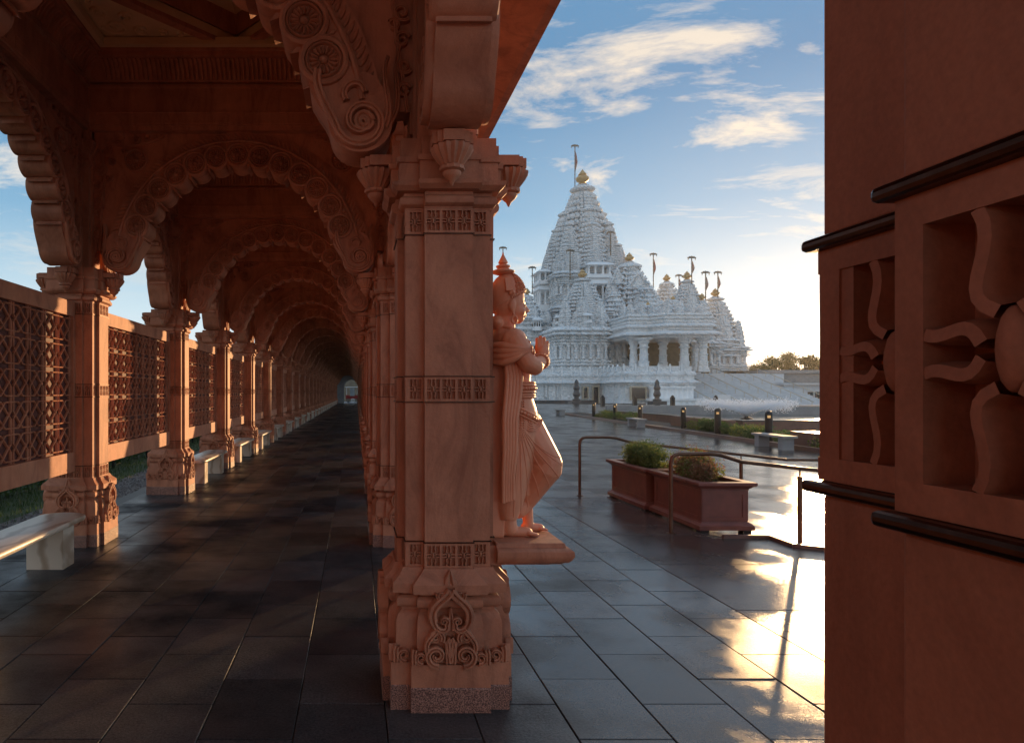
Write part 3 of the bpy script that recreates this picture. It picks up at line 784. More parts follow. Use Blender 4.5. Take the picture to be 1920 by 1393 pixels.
for k in range(NB):
    y = C0 + k*BAY
    if k >= 1:
        lab = ('scalloped sandstone arch springing left from the statue column, cut by the top edge' if k == 1 else
               '%s scalloped sandstone arch across the passage, counted inwards from the near bench' % ORD[k-2])
        arch((XC, y, 0), 0, lab, k <= 5, 'arches across the passage')
    if k < NB-1:
        arch((XR, y + BAY/2, 0), PI/2, ('scalloped arch from the statue column towards the right foreground column' if k == 0 else
             '%s open arch along the right-hand row, counted from the statue column' % ORD[k-1]), k <= 1, 'arches along the rows')
        if k >= 1:
            arch((XL, y + BAY/2, 0), PI/2, ('scalloped arch above the near marble bench at the left edge' if k == 1 else
                 '%s open arch along the left row above the lattice screens' % ORD[k-1]), k <= 3, 'arches along the rows')

for k in (-2, -1):
    for x in (XR, XL): arch((x, C0 + (k + .5)*BAY, 0), PI/2, 'open arch of the %s row %s behind the camera' % ('right' if x == XR else 'left', 'one bay' if k == -1 else 'two bays'), False, 'arches along the rows')
arch((XL, C0 + .5*BAY, 0), PI/2, 'open arch of the left row beside the camera', False, 'arches along the rows')
for side, k in (('R', 0),):                         # edges worn round on the column next to the camera
    for ch in columns[side, k].children_recursive:
        if ch.name.split('.')[0] in ('shaft', 'copper_trim'):
            bv = ch.modifiers.new('worn_edge', 'BEVEL'); bv.width = .0022; bv.segments = 2; bv.limit_method = 'ANGLE'; bv.angle_limit = R(40)
# ---------------------------------------------------------------- beams, cornices, ceilings, eaves
def beam_mesh():
    m = MB(); L = BAY/2 - .17
    prof = [(-.15, 4.36), (.15, 4.36), (.15, 4.40), (.165, 4.405), (.165, 4.56), (.15, 4.565), (.15, 4.80), (.175, 4.81), (.175, 4.84), (-.175, 4.84), (-.175, 4.81), (-.15, 4.80), (-.15, 4.565), (-.165, 4.56), (-.165, 4.405), (-.15, 4.40)]
    m.loft([[(-L, n, z) for n, z in prof], [(L, n, z) for n, z in prof]])
    for sg in (1, -1):                              # raised field panels
        for u0, u1 in ((-L+.06, -.07), (.07, L-.06)):
            fr = lambda u, v, n, sg=sg: (u, -sg*n, v)
            for a, b in (((u0, 4.43), (u1, 4.43)), ((u0, 4.54), (u1, 4.54)), ((u0, 4.43), (u0, 4.54)), ((u1, 4.43), (u1, 4.54))):
                m.relief([a, b], .014, .008, fr, base=.164)
    return m.mesh('beam', M['sand'])
BEAM = beam_mesh()
JOIN = MB().box(-.17, .17, -.17, .17, 4.36, 5.12).mesh('beam_block', M['sand'])
def bay_ceiling():
    m = MB(); H = BAY/2
    # cavetto cornice with flutes, all four sides
    steps = [(.12, 4.845), (.175, 4.86), (.19, 4.90), (.215, 4.96), (.26, 5.02), (.315, 5.055), (.33, 5.06), (.33, 5.10), (.36, 5.10), (.36, 5.125), (.12, 5.125)]
    rings = [[(sx*(H - n), sy*(H - n), z) for sx, sy in ((-1,-1),(1,-1),(1,1),(-1,1))] for n, z in steps]
    m.loft(rings, False, False)
    fl = MB()
    for k in range(4):
        Mz = Matrix.Rotation(k*PI/2, 4, 'Z')
        b = MB(); n = 58
        for i in range(n):
            u = -1.40 + 2.80*(i+.5)/n
            pts = [(-(H - a), z - .004) for a, z in ((.19, 4.875), (.198, 4.90), (.222, 4.96), (.262, 5.012), (.305, 5.045))]
            w = .017
            b.loft([[(u - w, y, z + .004), (u - w*.6, y + .016, z - .010), (u + w*.6, y + .016, z - .010), (u + w, y, z + .004)] for y, z in pts], True, True)
        fl.merge(b, Mz)
    # cream border, triangular corner slabs, upper square and flat panel
    c = MB(); G = H - .36
    def frame(o, i, z0, z1, mm):
        for a, b in (((-o,-o),(o,-i)), ((-o,i),(o,o)), ((-o,-i),(-i,i)), ((i,-i),(o,i))): mm.box(a[0], b[0], a[1], b[1], z0, z1)
    frame(G + .22, G - .06, 5.127, 5.20, c)
    tri = MB()
    for sx, sy in ((-1,-1),(1,-1),(1,1),(-1,1)):
        p = [(sx*(G+.1), sy*(G+.1)), (sx*(G+.1), sy*.02), (sx*.02, sy*(G+.1))]
        if sx*sy < 0: p = p[::-1]
        c.prism(p, 5.215, 5.30)
        q = [(sx*(G+.1), sy*.16), (sx*.16, sy*(G+.1)), (sx*.02, sy*(G+.1)), (sx*(G+.1), sy*.02)]
        if sx*sy > 0: q = q[::-1]
        tri.prism([(x, y) for x, y in q], 5.17, 5.214)
    up_ = MB(); up_.box(-H+.12, H-.12, -H+.12, H-.12, 5.52, 5.60)
    k = G + .10
    d = [(0, -k), (k, 0), (0, k), (-k, 0)]
    wall = MB(); wall.loft([[(x, y, 5.30) for x, y in d], [(x, y, 5.52) for x, y in d]], False, False)
    for i in range(4):                             # thin ribs on the flat panel
        up_.relief([(d[i][0]*.5, d[i][1]*.5), (d[(i+1)%4][0]*.5, d[(i+1)%4][1]*.5)], .02, .015, lambda u, v, n: (u, v, 5.52 - n))
        up_.relief([(d[i][0]*.5, d[i][1]*.5), (d[i][0]*.98, d[i][1]*.98)], .02, .015, lambda u, v, n: (u, v, 5.52 - n))
    sc = MB()
    for sx, sy in ((-1,-1),(1,-1),(1,1),(-1,1)):
        mp_ = lambda u, v, n, sx=sx, sy=sy: (sx*u, sy*v, 5.216 - n)
        e = G - .08
        for cu, cv, r, a, t in ((e-.16, e-.16, .13, 0, 1.6), (e-.40, e-.10, .08, 2, -1.5), (e-.10, e-.40, .08, -.5, -1.5), (e-.60, e-.06, .05, 1, 1.4), (e-.06, e-.60, .05, 1, 1.4), (e-.33, e-.33, .07, .7, -1.5), (e-.76, e-.03, .035, 1, 1.3), (e-.03, e-.76, .035, 1, 1.3)):
            sc.relief(spiral(cu, cv, r, .01, a, t, 18), .03, .03, mp_, lambda t: 1 - .4*t)
    return m.mesh('cornice', M['sand'], 40), fl.mesh('flutes', M['sand'], 50), c.mesh('coffer', M['cream']), tri.mesh('coffer_edge', M['sand_pale']), up_.mesh('ceiling_panel', M['cream']), wall.mesh('coffer_wall', M['sand_pale']), sc.mesh('ceiling_scroll', M['cream'], 40)
CEIL = bay_ceiling()
for k in range(0, NB-1):
    y = C0 + k*BAY
    t = thing('coffered_ceiling', ('coffered stone ceiling with cream corner scrolls at the upper left' if k == 1 else
              'coffered stone ceiling above the camera' if k == 0 else '%s fluted coffered ceiling bay along the passage' % ORD[k-1]), 'ceiling', (XC, y + BAY/2, 0), 0, 'ceiling bays of the arcade')
    c0 = link('cornice', CEIL[0], t); link('flutes', CEIL[1], c0, kind='stuff')
    c1 = link('coffer', CEIL[2], t); link('coffer_edge', CEIL[3], c1); link('ceiling_scroll', CEIL[6], c1)
    link('ceiling_panel', CEIL[4], t); link('coffer_wall', CEIL[5], t)
    for name, loc, rz in (('right', (XR - XC, 0, 0), PI/2), ('left', (XL - XC, 0, 0), PI/2), ('far', (0, BAY/2, 0), 0)):
        link('beam', BEAM, t, loc=loc, rot=(0, 0, rz))
    for sx in (1, -1): link('beam_block', JOIN, t, loc=(sx*(XR - XC), BAY/2, 0))
    if k == 0:
        link('beam', BEAM, t, loc=(0, -BAY/2, 0))
        for sx in (1, -1): link('beam_block', JOIN, t, loc=(sx*(XR - XC), -BAY/2, 0))
YE = C0 + (NB-1)*BAY + .4
roof = MB()
roof.box(XL - .17, XR + .17, -9.0, YE, 5.605, 5.75)
for sg, x in ((1, XR), (-1, XL)):
    roof.box(*sorted((x + sg*.152, x + sg*.175)), -9.0, YE, 4.841, 5.604)
roof.build('arcade_roof', M['sand'], kind='structure')
for sg, x, nm in ((1, XR, 'right'), (-1, XL, 'left')):
    e = MB()
    prof = [(x + sg*.176, 5.20), (x + sg*1.18, 4.93), (x + sg*1.27, 4.93), (x + sg*1.27, 5.03), (x + sg*.176, 5.36)]
    e.loft([[(a, -9.0, z) for a, z in prof], [(a, YE, z) for a, z in prof]])
    e.build('stone_eave', M['sand'], label='sloping sandstone eave along the %s side of the arcade roof' % nm, cat='eave')

# ---------------------------------------------------------------- lattice screens between the left columns
def screen_meshes():
    W, Z0, Z1 = BAY - 2*.25, .78, 2.53
    fr = MB(); D = .055
    fr.box(-W/2, W/2, -D, D, Z0, Z0 + .20); fr.box(-W/2, W/2, -D, D, Z1 - .15, Z1)
    fr.box(-W/2, -W/2 + .05, -D, D, Z0 + .2002, Z1 - .1502); fr.box(W/2 - .05, W/2, -D, D, Z0 + .2002, Z1 - .1502)
    bk = MB().box(-W/2 + .051, W/2 - .051, -.006, .006, Z0 + .2005, Z1 - .1505)
    la = MB(); u0, u1, v0, v1 = -W/2 + .05, W/2 - .05, Z0 + .2, Z1 - .15
    rows = 5; ch = (v1 - v0)/rows; n = int(round((u1-u0)/.28)); p = (u1-u0)/n; g = .022
    for sg in (1, -1):
        mp_ = lambda u, v, nn, sg=sg: (u, -sg*nn, v)
        w, d, b = .0155, .024, .008
        for r in range(rows):
            lo, hi = v0 + r*ch, v0 + (r+1)*ch; gap = ch*.095; b0, t0 = lo + gap, hi - gap; h = t0 - b0; mid = (b0 + t0)/2
            for i in range(n):
                for s in (1, -1):                    # two mirrored strands each way
                    x0 = u0 + (i if s > 0 else i + 1)*p
                    X = lambda q: x0 + s*q
                    la.relief([(X(g), hi), (X(g), mid + .13*h)], w, d, mp_, base=b)
                    la.relief([(X(g), mid + .13*h), (X(.62*p), b0)], w, d, mp_, base=b)
                    la.relief([(X(.62*p), b0), (X(p), b0)], w, d, mp_, base=b)
                    la.relief([(X(0), t0), (X(.38*p), t0)], w, d, mp_, base=b)
                    la.relief([(X(.38*p), t0), (X(p - g), mid - .13*h)], w, d, mp_, base=b)
                    la.relief([(X(p - g), mid - .13*h), (X(p - g), lo)], w, d, mp_, base=b)
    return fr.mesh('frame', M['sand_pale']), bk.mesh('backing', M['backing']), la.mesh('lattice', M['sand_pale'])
SCR = screen_meshes()
for k in range(-2, NB-1):
    t = thing('lattice_screen', (('lattice screen just left of the camera', 'lattice screen one bay behind the camera', 'lattice screen two bays behind the camera')[-k] if k < 1 else 'carved lattice screen at the left edge behind the near marble bench' if k == 1 else
              'carved lattice screen with a sunlit patch, between the two nearest left columns' if k == 2 else
              '%s carved lattice screen along the left row' % ORD[k-1]), 'screen', (XL, C0 + (k+.5)*BAY, 0), PI/2, 'lattice screens of the left row')
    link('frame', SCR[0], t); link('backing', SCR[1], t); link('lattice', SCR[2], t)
# ---------------------------------------------------------------- marble benches
def bench_meshes():
    top = MB(); L, W = 1.08, .22
    def outline(o):
        pts = []
        for s in (1, -1):
            for i in range(9):
                a = -PI/2 + PI*i/8
                pts.append((s*(L - .16 + .16*math.cos(a)) + s*o*math.cos(a), s*(W*math.sin(a)) + s*o*math.sin(a)))
        return pts
    prof = [(-.030, .375), (-.008, .380), (0, .392), (.002, .402), (0, .414), (-.008, .426), (-.030, .431)]
    top.loft([[(x, y, z) for x, y in outline(o)] for o, z in prof])
    leg = MB().box(-.115, .115, -.165, .165, 0, .3748)
    return top.mesh('seat', M['marble'], 40), leg.mesh('leg', M['marble'])
BEN = bench_meshes()
for k in range(1, NB-2):
    if k == 2: continue
    t = thing('marble_bench', ('near veined marble bench at the left edge of the picture' if k == 1 else
              'second marble bench, just beyond the second left column' if k == 3 else '%s marble bench along the left row, getting smaller' % ORD[k-2]), 'bench', (XL + .17, C0 + (k+.5)*BAY - .02, 0.001), PI/2, 'marble benches of the left row')
    link('seat', BEN[0], t)
    for s in (1, -1): link('leg', BEN[1], t, loc=(s*.70, 0, 0))

# ================================================================ FLOOR, PLAZA, GROUND
TX0 = XL - .62                                     # left edge of the terrace
TX1 = .146 + .44*6                                 # right edge of the small pavers
terr = MB()
terr.prism([(TX0, -6), (3.78, -6), (3.78, YE), (TX0, YE)], -.32, -.012)
floor = terr.build('terrace_floor', M['joint'], kind='structure')
TW, TL, GAP = .44, .635, .006
def paver_box(w, l, h=.011):
    m = MB(); c = .003
    a, b = w/2 - GAP/2, l/2 - GAP/2
    r = lambda a, b, z: [(-a,-b,z),(a,-b,z),(a,b,z),(-a,b,z)]
    return m.loft([r(a, b, -h), r(a, b, -c), r(a-c, b-c, 0)], False, True)
PB = paver_box(TW, TL); PM = PB.mesh('paver', M['paver'])
tiles = []
nx0 = int(math.floor((TX0 - .146)/TW))
for i in range(nx0, 6):
    cx = .146 + TW*(i + .5)
    if cx - TW/2 < TX0: continue
    off = 3.36 if i % 2 else 3.02
    for j in range(-9, 62):
        cy = off + TL*(j + .5)
        px, py = VX + cx/max(cy, .3)*FPX, VY + CH/max(cy, .3)*FPX
        vis = cy > 2.3 and -150 < px < 1560
        if px > 1541 or (730 < px < 950 and py > 1330 and False): pass
        tiles.append((-(1/cy**3 if vis else 0), cx, cy))
tiles.sort()
rest = MB()
for n_, (_, cx, cy) in enumerate(tiles):
    dz = rnd.uniform(-.0016, .0010)
    if n_ < 290:
        link('paver', PM, floor, loc=(cx, cy, dz), rot=(rnd.uniform(-.0018, .0018), rnd.uniform(-.0018, .0018), 0))
    else:
        rest.merge(PB, Matrix.Translation((cx, cy, dz)))
ymax = max(t[2] for t in tiles)
rest.build('paver', M['paver'], floor, kind='stuff')
far = MB().box(TX0, TX1, ymax + TL/2 - .32, YE, -.011, -.0005)
far_o = far.build('far_paving', wet_mat('wet_far_paving', (0.050, 0.048, 0.047), (0.030, 0.029, 0.030), 0.3, 1.2, 0.42, 0.15, bump=0.5, bscale=90, brick=(.635, .44, .006)), floor)
# larger brown slabs outside
SL = paver_box(.80 if False else (3.78 - TX1 - .0), 1.27); 
SLM = paver_box((3.78 - TX1)/1, 1.27).mesh('slab', M['slab'])
for j in range(-3, 30):
    link('slab', SLM, floor, loc=((TX1 + 3.78)/2, 2.9 + 1.27*j, rnd.uniform(-.001, .001)))
MB().box(TX1 + .003, 3.778, 2.9 + 1.27*29.5 + .004, YE, -.011, -.0005).build('far_slab', M['slab'], floor)
# landing in front of the ramp and the ramp itself
land = MB()
land.prism([(3.782, -6), (9.5, -6), (9.5, 5.2), (4.9, 6.55), (4.50, 6.80), (4.50, 7.15), (3.782, 7.15)], -.32, -.001)
land.build('landing', M['slab'], kind='structure')
PL = -.32
ramp = MB()
RY0, RY1 = 7.20, 10.35
ramp.add([(3.782, RY0, -.002), (6.6, RY0, PL + .01), (6.6, RY1, PL + .01), (3.782, RY1, -.002), (3.782, RY0, PL), (3.782, RY1, PL)], [(0,1,2,3), (0,4,1), (3,2,5)])
ramp.build('ramp', M['slab'], kind='structure')
kerb = MB()
def kerbline(m, pts, w, z0, z1):
    for a, b in zip(pts, pts[1:]):
        a = Vector(a); b = Vector(b); d = (b-a).normalized(); n = Vector((-d.y, d.x))*w/2
        a2 = a - d*0; 
        m.prism([tuple(a2-n), tuple(b-n), tuple(b+n), tuple(a2+n)], z0, z1)
kerbline(kerb, [(4.02, 7.175), (4.52, 7.175)], .05, -.32, .035)
kerbline(kerb, [(4.535, 7.17), (4.535, 6.80)], .05, -.32, .0345)
kerbline(kerb, [(4.515, 6.775), (4.93, 6.53), (9.5, 5.18)], .05, -.32, .034)
kerb.build('ramp_kerb', M['kerb'], label='dark low kerb edging the ramp below the planters', cat='kerb')
plaza = MB()
plaza.add([(3.0, -30, PL), (60, -30, PL), (60, 90, PL), (3.0, 120, PL)], [(0,1,2,3)])
plaza.build('plaza', M['plaza'], kind='structure')
gnd = MB()
gnd.add([(-1500, -1500, -.60), (1500, -1500, -.60), (1500, 60, -.60), (-1500, 60, -.60), (1500, 130, -1.35), (-1500, 130, -1.35), (1500, 2500, -1.4), (-1500, 2500, -1.4)], [(0,1,2,3), (3,2,4,5), (5,4,6,7)])
gnd.build('ground', M['asphalt'], kind='structure')
lawn = MB(); lawn.add([(-60, -10, -.12), (TX0 - 1.0, -10, -.12), (TX0 - 1.0, YE, -.12), (-60, YE, -.12)], [(0,1,2,3)])
lawn.build('lawn', M['grass'], kind='structure')
gv = MB(); gv.add([(TX0 - 1.0, -10, -.10), (TX0, -10, -.10), (TX0, YE, -.10), (TX0 - 1.0, YE, -.10)], [(0,1,2,3)])
gv_o = gv.build('gravel_strip', M['gravel'], kind='structure')
st = MB(); r2 = random.Random(3)
for i in range(9000):
    x = r2.uniform(TX0 - 1.0, TX0 - .02); y = 4 + 26*r2.random()**1.6; s = r2.uniform(.008, .022)
    a = r2.uniform(0, PI)
    vs = [(x + s*math.cos(a + q*PI/2)*r2.uniform(.7, 1.2), y + s*math.sin(a + q*PI/2)*r2.uniform(.7, 1.2), -.10 + s*.2) for q in range(4)] + [(x, y, -.10 + s*r2.uniform(.6, 1.1))]
    st.add(vs, [(0,1,4), (1,2,4), (2,3,4), (3,0,4)])
st.build('gravel', M['gravel'], gv_o, kind='stuff')

# ---------------------------------------------------------------- foliage helper
def leaves(m, n, place, size, rng, flat=0.0):
    for i in range(n):
        p, nrm_ = place(rng)
        s = size * rng.uniform(.6, 1.3)
        d = Vector((rng.gauss(0,1), rng.gauss(0,1), rng.gauss(0,1) + .3))
        d = (d.normalized() + nrm_*.8).normalized()
        t = d.cross(Vector((rng.gauss(0,1), rng.gauss(0,1), rng.gauss(0,1)))).normalized(); b = d.cross(t)
        p = Vector(p)
        m.add([tuple(p - t*s), tuple(p + b*s*.45 + d*s*.1), tuple(p + t*s), tuple(p - b*s*.45 + d*s*.1)], [(0,1,2,3)])
grass = MB(); r2 = random.Random(5)
for i in range(14000):
    x = r2.uniform(TX0 - 3.6, TX0 - .85); y = 4.0 + 20*r2.random()**1.5; h = r2.uniform(.04, .11); a = r2.uniform(0, PI)
    w = .006; dx, dy = math.cos(a)*w, math.sin(a)*w
    grass.add([(x - dx, y - dy, -.12), (x + dx, y + dy, -.12), (x + r2.uniform(-.04,.04), y + r2.uniform(-.04,.04), -.12 + h)], [(0,1,2)])
grass.build('lawn_grass', M['leaf'], kind='stuff', label='short wet grass beyond the gravel strip at the left', cat='grass')
r2 = random.Random(11)
hm = MB()
HX = TX0 - 2.5
def hplace(rng):
    x = rng.uniform(HX - .5, HX + .35); y = rng.uniform(0, 1)*30; z = rng.uniform(-.1, 1.15)
    if rng.random() < .6: x = HX + .35 + rng.gauss(0, .06)
    return (x, 6 + y, z), Vector((.6, 0, .3))
leaves(hm, 22000, hplace, .055, r2)
h = thing('hedge', 'dark green clipped hedge seen under the left lattice screens', 'hedge', (0, 0, 0))
hm.build('foliage', M['leaf'], h, kind='stuff')
hs_ = MB()
for i in range(26): hs_.tube([(HX - .1, 6.3 + i*1.15, -.15), (HX - .08, 6.3 + i*1.15, .5), (HX + .05, 6.35 + i*1.15, 1.0)], .02, 6)
hs_.build('stem', M['bark'], h)
fence = thing('mesh_fence', 'black wire fence in front of the hedge at the left', 'fence', (0, 0, 0))
FXX = TX0 - 1.9
fp = MB().box(-.025, .025, -.025, .025, -.12, 1.02).mesh('post', M['black'])
for i in range(12): link('post', fp, fence, loc=(FXX, 5.2 + i*2.4, 0))
fm_ = MB()
for i in range(220): fm_.box(FXX - .002, FXX + .002, 5.2 + i*.12, 5.2 + i*.12 + .004, -.08, .98)
for i in range(10): fm_.box(FXX - .0035, FXX - .0025, 5.2, 31.6, -.05 + i*.11, -.046 + i*.11)
fm_.build('wire', M['black'], fence)

# ---------------------------------------------------------------- far end of the passage
ew = thing('end_wall', 'pale stone end wall with an arched doorway at the far end of the passage', 'wall', (0, 0, 0))
EY = YE + .3
m = MB(); w0, w1 = XL - 1.5, XR + 1.5; cx = XC + .55; ar, sp_ = 1.05, 2.3
pts = [(cx + ar*math.cos(a), sp_ + ar*math.sin(a)) for a in [PI*i/16 for i in range(17)]]
def slab_y(mm, poly, y0, y1): mm.loft([[(x, y0, z) for x, z in poly], [(x, y1, z) for x, z in poly]])
slab_y(m, [(w0, 0), (cx - ar, 0), (cx - ar, 5.6), (w0, 5.6)], EY, EY + .5)
slab_y(m, [(cx + ar, 0), (w1, 0), (w1, 5.6), (cx + ar, 5.6)], EY, EY + .5)
for a, b in zip(pts, pts[1:]): slab_y(m, [(b[0], b[1]), (a[0], a[1]), (a[0], 5.6), (b[0], 5.6)], EY, EY + .5)
m.build('wall', M['concrete'], ew)
m = MB()
for i in range(12): m.box(w0 + .5, cx - ar - .35, EY - .03, EY - .001, .1 + i*.33, .40 + i*.33)
m.build('stone_course', M['concrete'], ew)
MB().box(cx - 6, cx + 6, EY + .5, EY + 30, -.05, -.005).build('far_court', M['concrete'], kind='structure')
fw = thing('far_backdrop', 'added dark wall behind the doorway at the far end', 'building', (cx, EY + 16, 0))  # added backdrop that darkens the bright view through the doorway
MB().box(-9, 9, 0, .6, -.05, 6.5).build('wall', M['inner' ], fw)
MB().box(-9.2, 9.2, -.5, .59, 6.501, 6.9).build('cornice', M['concrete'], fw)
ct = thing('cart', 'small dark red cart with a pale wheel beyond the far doorway', 'cart', (cx + .1, EY + 5, 0))
MB().box(-1.0, 1.0, -.5, .5, .55, 1.15).build('body', M['rubber'], ct)
MB().box(-.35, .35, -.52, -.501, 1.0, 2.2).build('panel', M['concrete'], ct)
m = MB()
for s in (-.85, .85): m.tube([(s, 0, 1.15), (s, 0, 2.3)], .04)
m.box(-1.1, 1.1, -.6, .6, 2.301, 2.40); m.build('canopy', M['white'], ct)
for s in (-.6, .1, .75):
    wlm = MB(); wlm.tube([(s + .28*math.cos(2*PI*i/16), -.56, .32 + .28*math.sin(2*PI*i/16)) for i in range(17)], .035)
    for i in range(4): wlm.tube([(s + .27*math.cos(PI*i/4), -.56, .32 + .27*math.sin(PI*i/4)), (s - .27*math.cos(PI*i/4), -.56, .32 - .27*math.sin(PI*i/4))], .012)
    wlm.build('wheel', M['white'] if s == .1 else M['black'], ct)
sg_ = thing('floor_sign', 'small standing sign board on the floor at the far doorway', 'sign', (cx + .05, EY - 3.5, 0))
m = MB(); m.box(-.42, .42, -.02, .02, .02, .06)
for s in (-.4, .4): m.box(s - .02, s + .02, -.02, .02, .0601, .5)
m.build('frame', M['black'], sg_)

# ================================================================ STATUE SHELF + STATUE
shelf = MB()
def rect(x0, x1, hy, z): return [(x0, -hy, z), (x1, -hy, z), (x1, hy, z), (x0, hy, z)]
rg = []
for z, o in ((.690, -.10), (.702, -.075), (.704, -.05), (.716, -.035), (.718, -.02), (.735, -.004), (.755, .006), (.778, .004), (.790, -.012), (.792, -.03), (.812, -.034), (.816, -.038)):
    rg.append(rect(.255, .645 + o, .235 + o*.9, z))
shelf.loft(rg)
shelf.box(.2, .30, -.19, .19, .700, .800)
link('statue_shelf', shelf.mesh('statue_shelf', M['sand'], 35), columns['R', 1])

stt = thing('praying_statue', 'carved pink stone statue of a crowned attendant with palms joined, standing on a shelf', 'statue', (.856, C0 + BAY + .02, .8165))
def sx(px): return (px - 960)/341.0
def sv(py): return (1007 - py)/341.0
body = MB()
def caps(p0, p1, r0, r1, n=14):
    p0 = Vector(p0); p1 = Vector(p1)
    k = 7
    pts = []; rad = []
    d = (p1 - p0).normalized()
    for i in range(4):
        a = PI/2*(i/3.0)*.98
        pts.append(p0 - d*r0*math.cos(a)); rad.append(max(r0*math.sin(a), .001))
    for i in range(1, k): pts.append(p0.lerp(p1, i/k)); rad.append(r0 + (r1-r0)*i/k)
    for i in range(4):
        a = PI/2*(1 - i/3.0*.98)
        pts.append(p1 + d*r1*math.cos(a)); rad.append(max(r1*math.sin(a), .001))
    body.tube(pts, 1, n, rad)
def ellv(c, r, roty=0.0): body.ell(c, r, 18, 12, Matrix.Rotation(roty, 3, 'Y') if roty else None)
# torso: stacked ellipses (x front-back, y side to side)
def trunk(levels, n=26):
    body.loft([[(cx + rx*math.cos(2*PI*i/n), cy + ry*math.sin(2*PI*i/n), z) for i in range(n)] for z, cx, rx, ry, cy in levels])
trunk([(.60, .030, .110, .165, 0), (.68, .03, .105, .165, 0), (.75, .022, .092, .145, 0), (.80, .014, .088, .135, 0), (.86, .010, .092, .142, 0), (.93, .004, .102, .162, 0), (1.00, -.006, .106, .178, 0),
       (1.06, -.018, .098, .172, 0), (1.10, -.030, .078, .135, 0), (1.13, -.036, .056, .080, 0), (1.16, -.030, .050, .054, 0), (1.22, -.025, .05, .05, 0)])
for s in (1, -1):
    ellv((-.024, s*.165, 1.060), (.066, .060, .060))
    ellv((.052, s*.070, 1.005), (.052, .075, .055))
    caps((-.018, s*.186, 1.05), (.042, s*.205, .932), .056, .050)
    caps((.042, s*.205, .932), (.078, s*.190, .915), .050, .046)
    caps((.070, s*.192, .918), (.166, s*.048, .958), .046, .030)
    # hand: palm and five fingers, palms joined at y = 0
    ellv((.172, s*.020, .995), (.034, .017, .046), .10)
    for fx, fz, L, tilt in ((.147, 1.026, .054, -.003), (.1635, 1.030, .060, .000), (.180, 1.028, .056, .003), (.1955, 1.018, .044, .006)):
        caps((fx, s*.014, fz - .035), (fx + tilt*.5, s*.0125, fz + L*.45), .0088, .0084, 10)
        caps((fx + tilt*.5, s*.0125, fz + L*.45), (fx + tilt, s*.010, fz + L), .0084, .0068, 10)
    caps((.142, s*.022, .968), (.122, s*.020, .992), .0125, .011, 10)
    caps((.122, s*.020, .992), (.116, s*.014, 1.022), .0105, .0085, 10)
# head
ellv((-.022, 0, 1.300), (.095, .086, .128))
ellv((.020, 0, 1.235), (.060, .066, .074))
ellv((.036, 0, 1.192), (.036, .042, .032))
caps((.074, 0, 1.262), (.090, 0, 1.234), .008, .0125, 10)
ellv((.084, 0, 1.228), (.012, .017, .009))
for s in (1, -1):
    ellv((.060, s*.032, 1.256), (.016, .019, .009))
    ellv((.046, s*.044, 1.222), (.022, .020, .024))
    caps((.072, s*.008, 1.276), (.050, s*.048, 1.277), .007, .006, 8)
    caps((.079, 0, 1.208), (.066, s*.022, 1.210), .0075, .005, 8)
    caps((.075, 0, 1.197), (.064, s*.018, 1.200), .0080, .005, 8)
    ellv((-.012, s*.084, 1.250), (.020, .011, .034))
    caps((-.010, s*.084, 1.225), (-.004, s*.082, 1.198), .010, .008, 8)
# hair knot at the nape
ellv((-.085, 0, 1.165), (.040, .085, .040))
# skirt (dhoti): wraps both thighs, front knee thrust forward
trunk([(.10, -.035, .055, .085, -.055), (.16, -.030, .075, .100, -.045), (.26, -.015, .092, .125, -.030), (.38, .000, .105, .150, -.015), (.50, .015, .112, .165, 0), (.62, .025, .110, .168, 0), (.70, .028, .104, .160, 0)])
caps((.062, .01, .590), (.187, -.045, .395), .118, .082)
caps((.185, -.045, .395), (.190, -.045, .365), .082, .078)
caps((.175, -.045, .365), (.085, .02, .185), .086, .060)
caps((.05, .03, .52), (.06, .0, .25), .12, .07)
caps((.085, .02, .185), (.045, .0, .13), .06, .045)
# legs and feet
caps((-.030, -.055, .30), (-.030, -.055, .085), .056, .046)
caps((-.030, -.055, .085), (-.022, -.055, .042), .046, .044)
caps((-.045, -.055, .028), (.075, -.058, .022), .030, .027)
for i in range(5): caps((.080, -.085 + i*.0145, .020), (.128 - abs(i-1)*.006 - i*.004, -.090 + i*.0155, .013), .0115, .0085 + (.002 if i == 4 else 0), 8)
caps((.085, .045, .22), (.108, .060, .075), .043, .030)
caps((.108, .060, .075), (.112, .060, .035), .030, .028)
caps((.095, .060, .026), (.180, .070, .020), .027, .022)
for i in range(5): caps((.178, .048 + i*.011, .018), (.212 - i*.005, .046 + i*.0125, .012), .010, .008, 8)
# stone block tying the figure to the column
body.box(-.135, -.06, -.10, .10, .0, .98)
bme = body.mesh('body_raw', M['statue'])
tmp = bpy.data.objects.new('tmp', bme); col.objects.link(tmp)
rm = tmp.modifiers.new('r', 'REMESH'); rm.mode = 'VOXEL'; rm.voxel_size = .0042; rm.use_smooth_shade = True
sm = tmp.modifiers.new('s', 'SMOOTH'); sm.factor = .5; sm.iterations = 5
dg = bpy.context.evaluated_depsgraph_get()
bm2 = bpy.data.meshes.new_from_object(tmp.evaluated_get(dg))
bm2.name = 'body'
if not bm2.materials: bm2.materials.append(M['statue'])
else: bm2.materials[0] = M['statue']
bm2.polygons.foreach_set('use_smooth', [True]*len(bm2.polygons))
bpy.data.objects.remove(tmp)
link('body', bm2, stt)
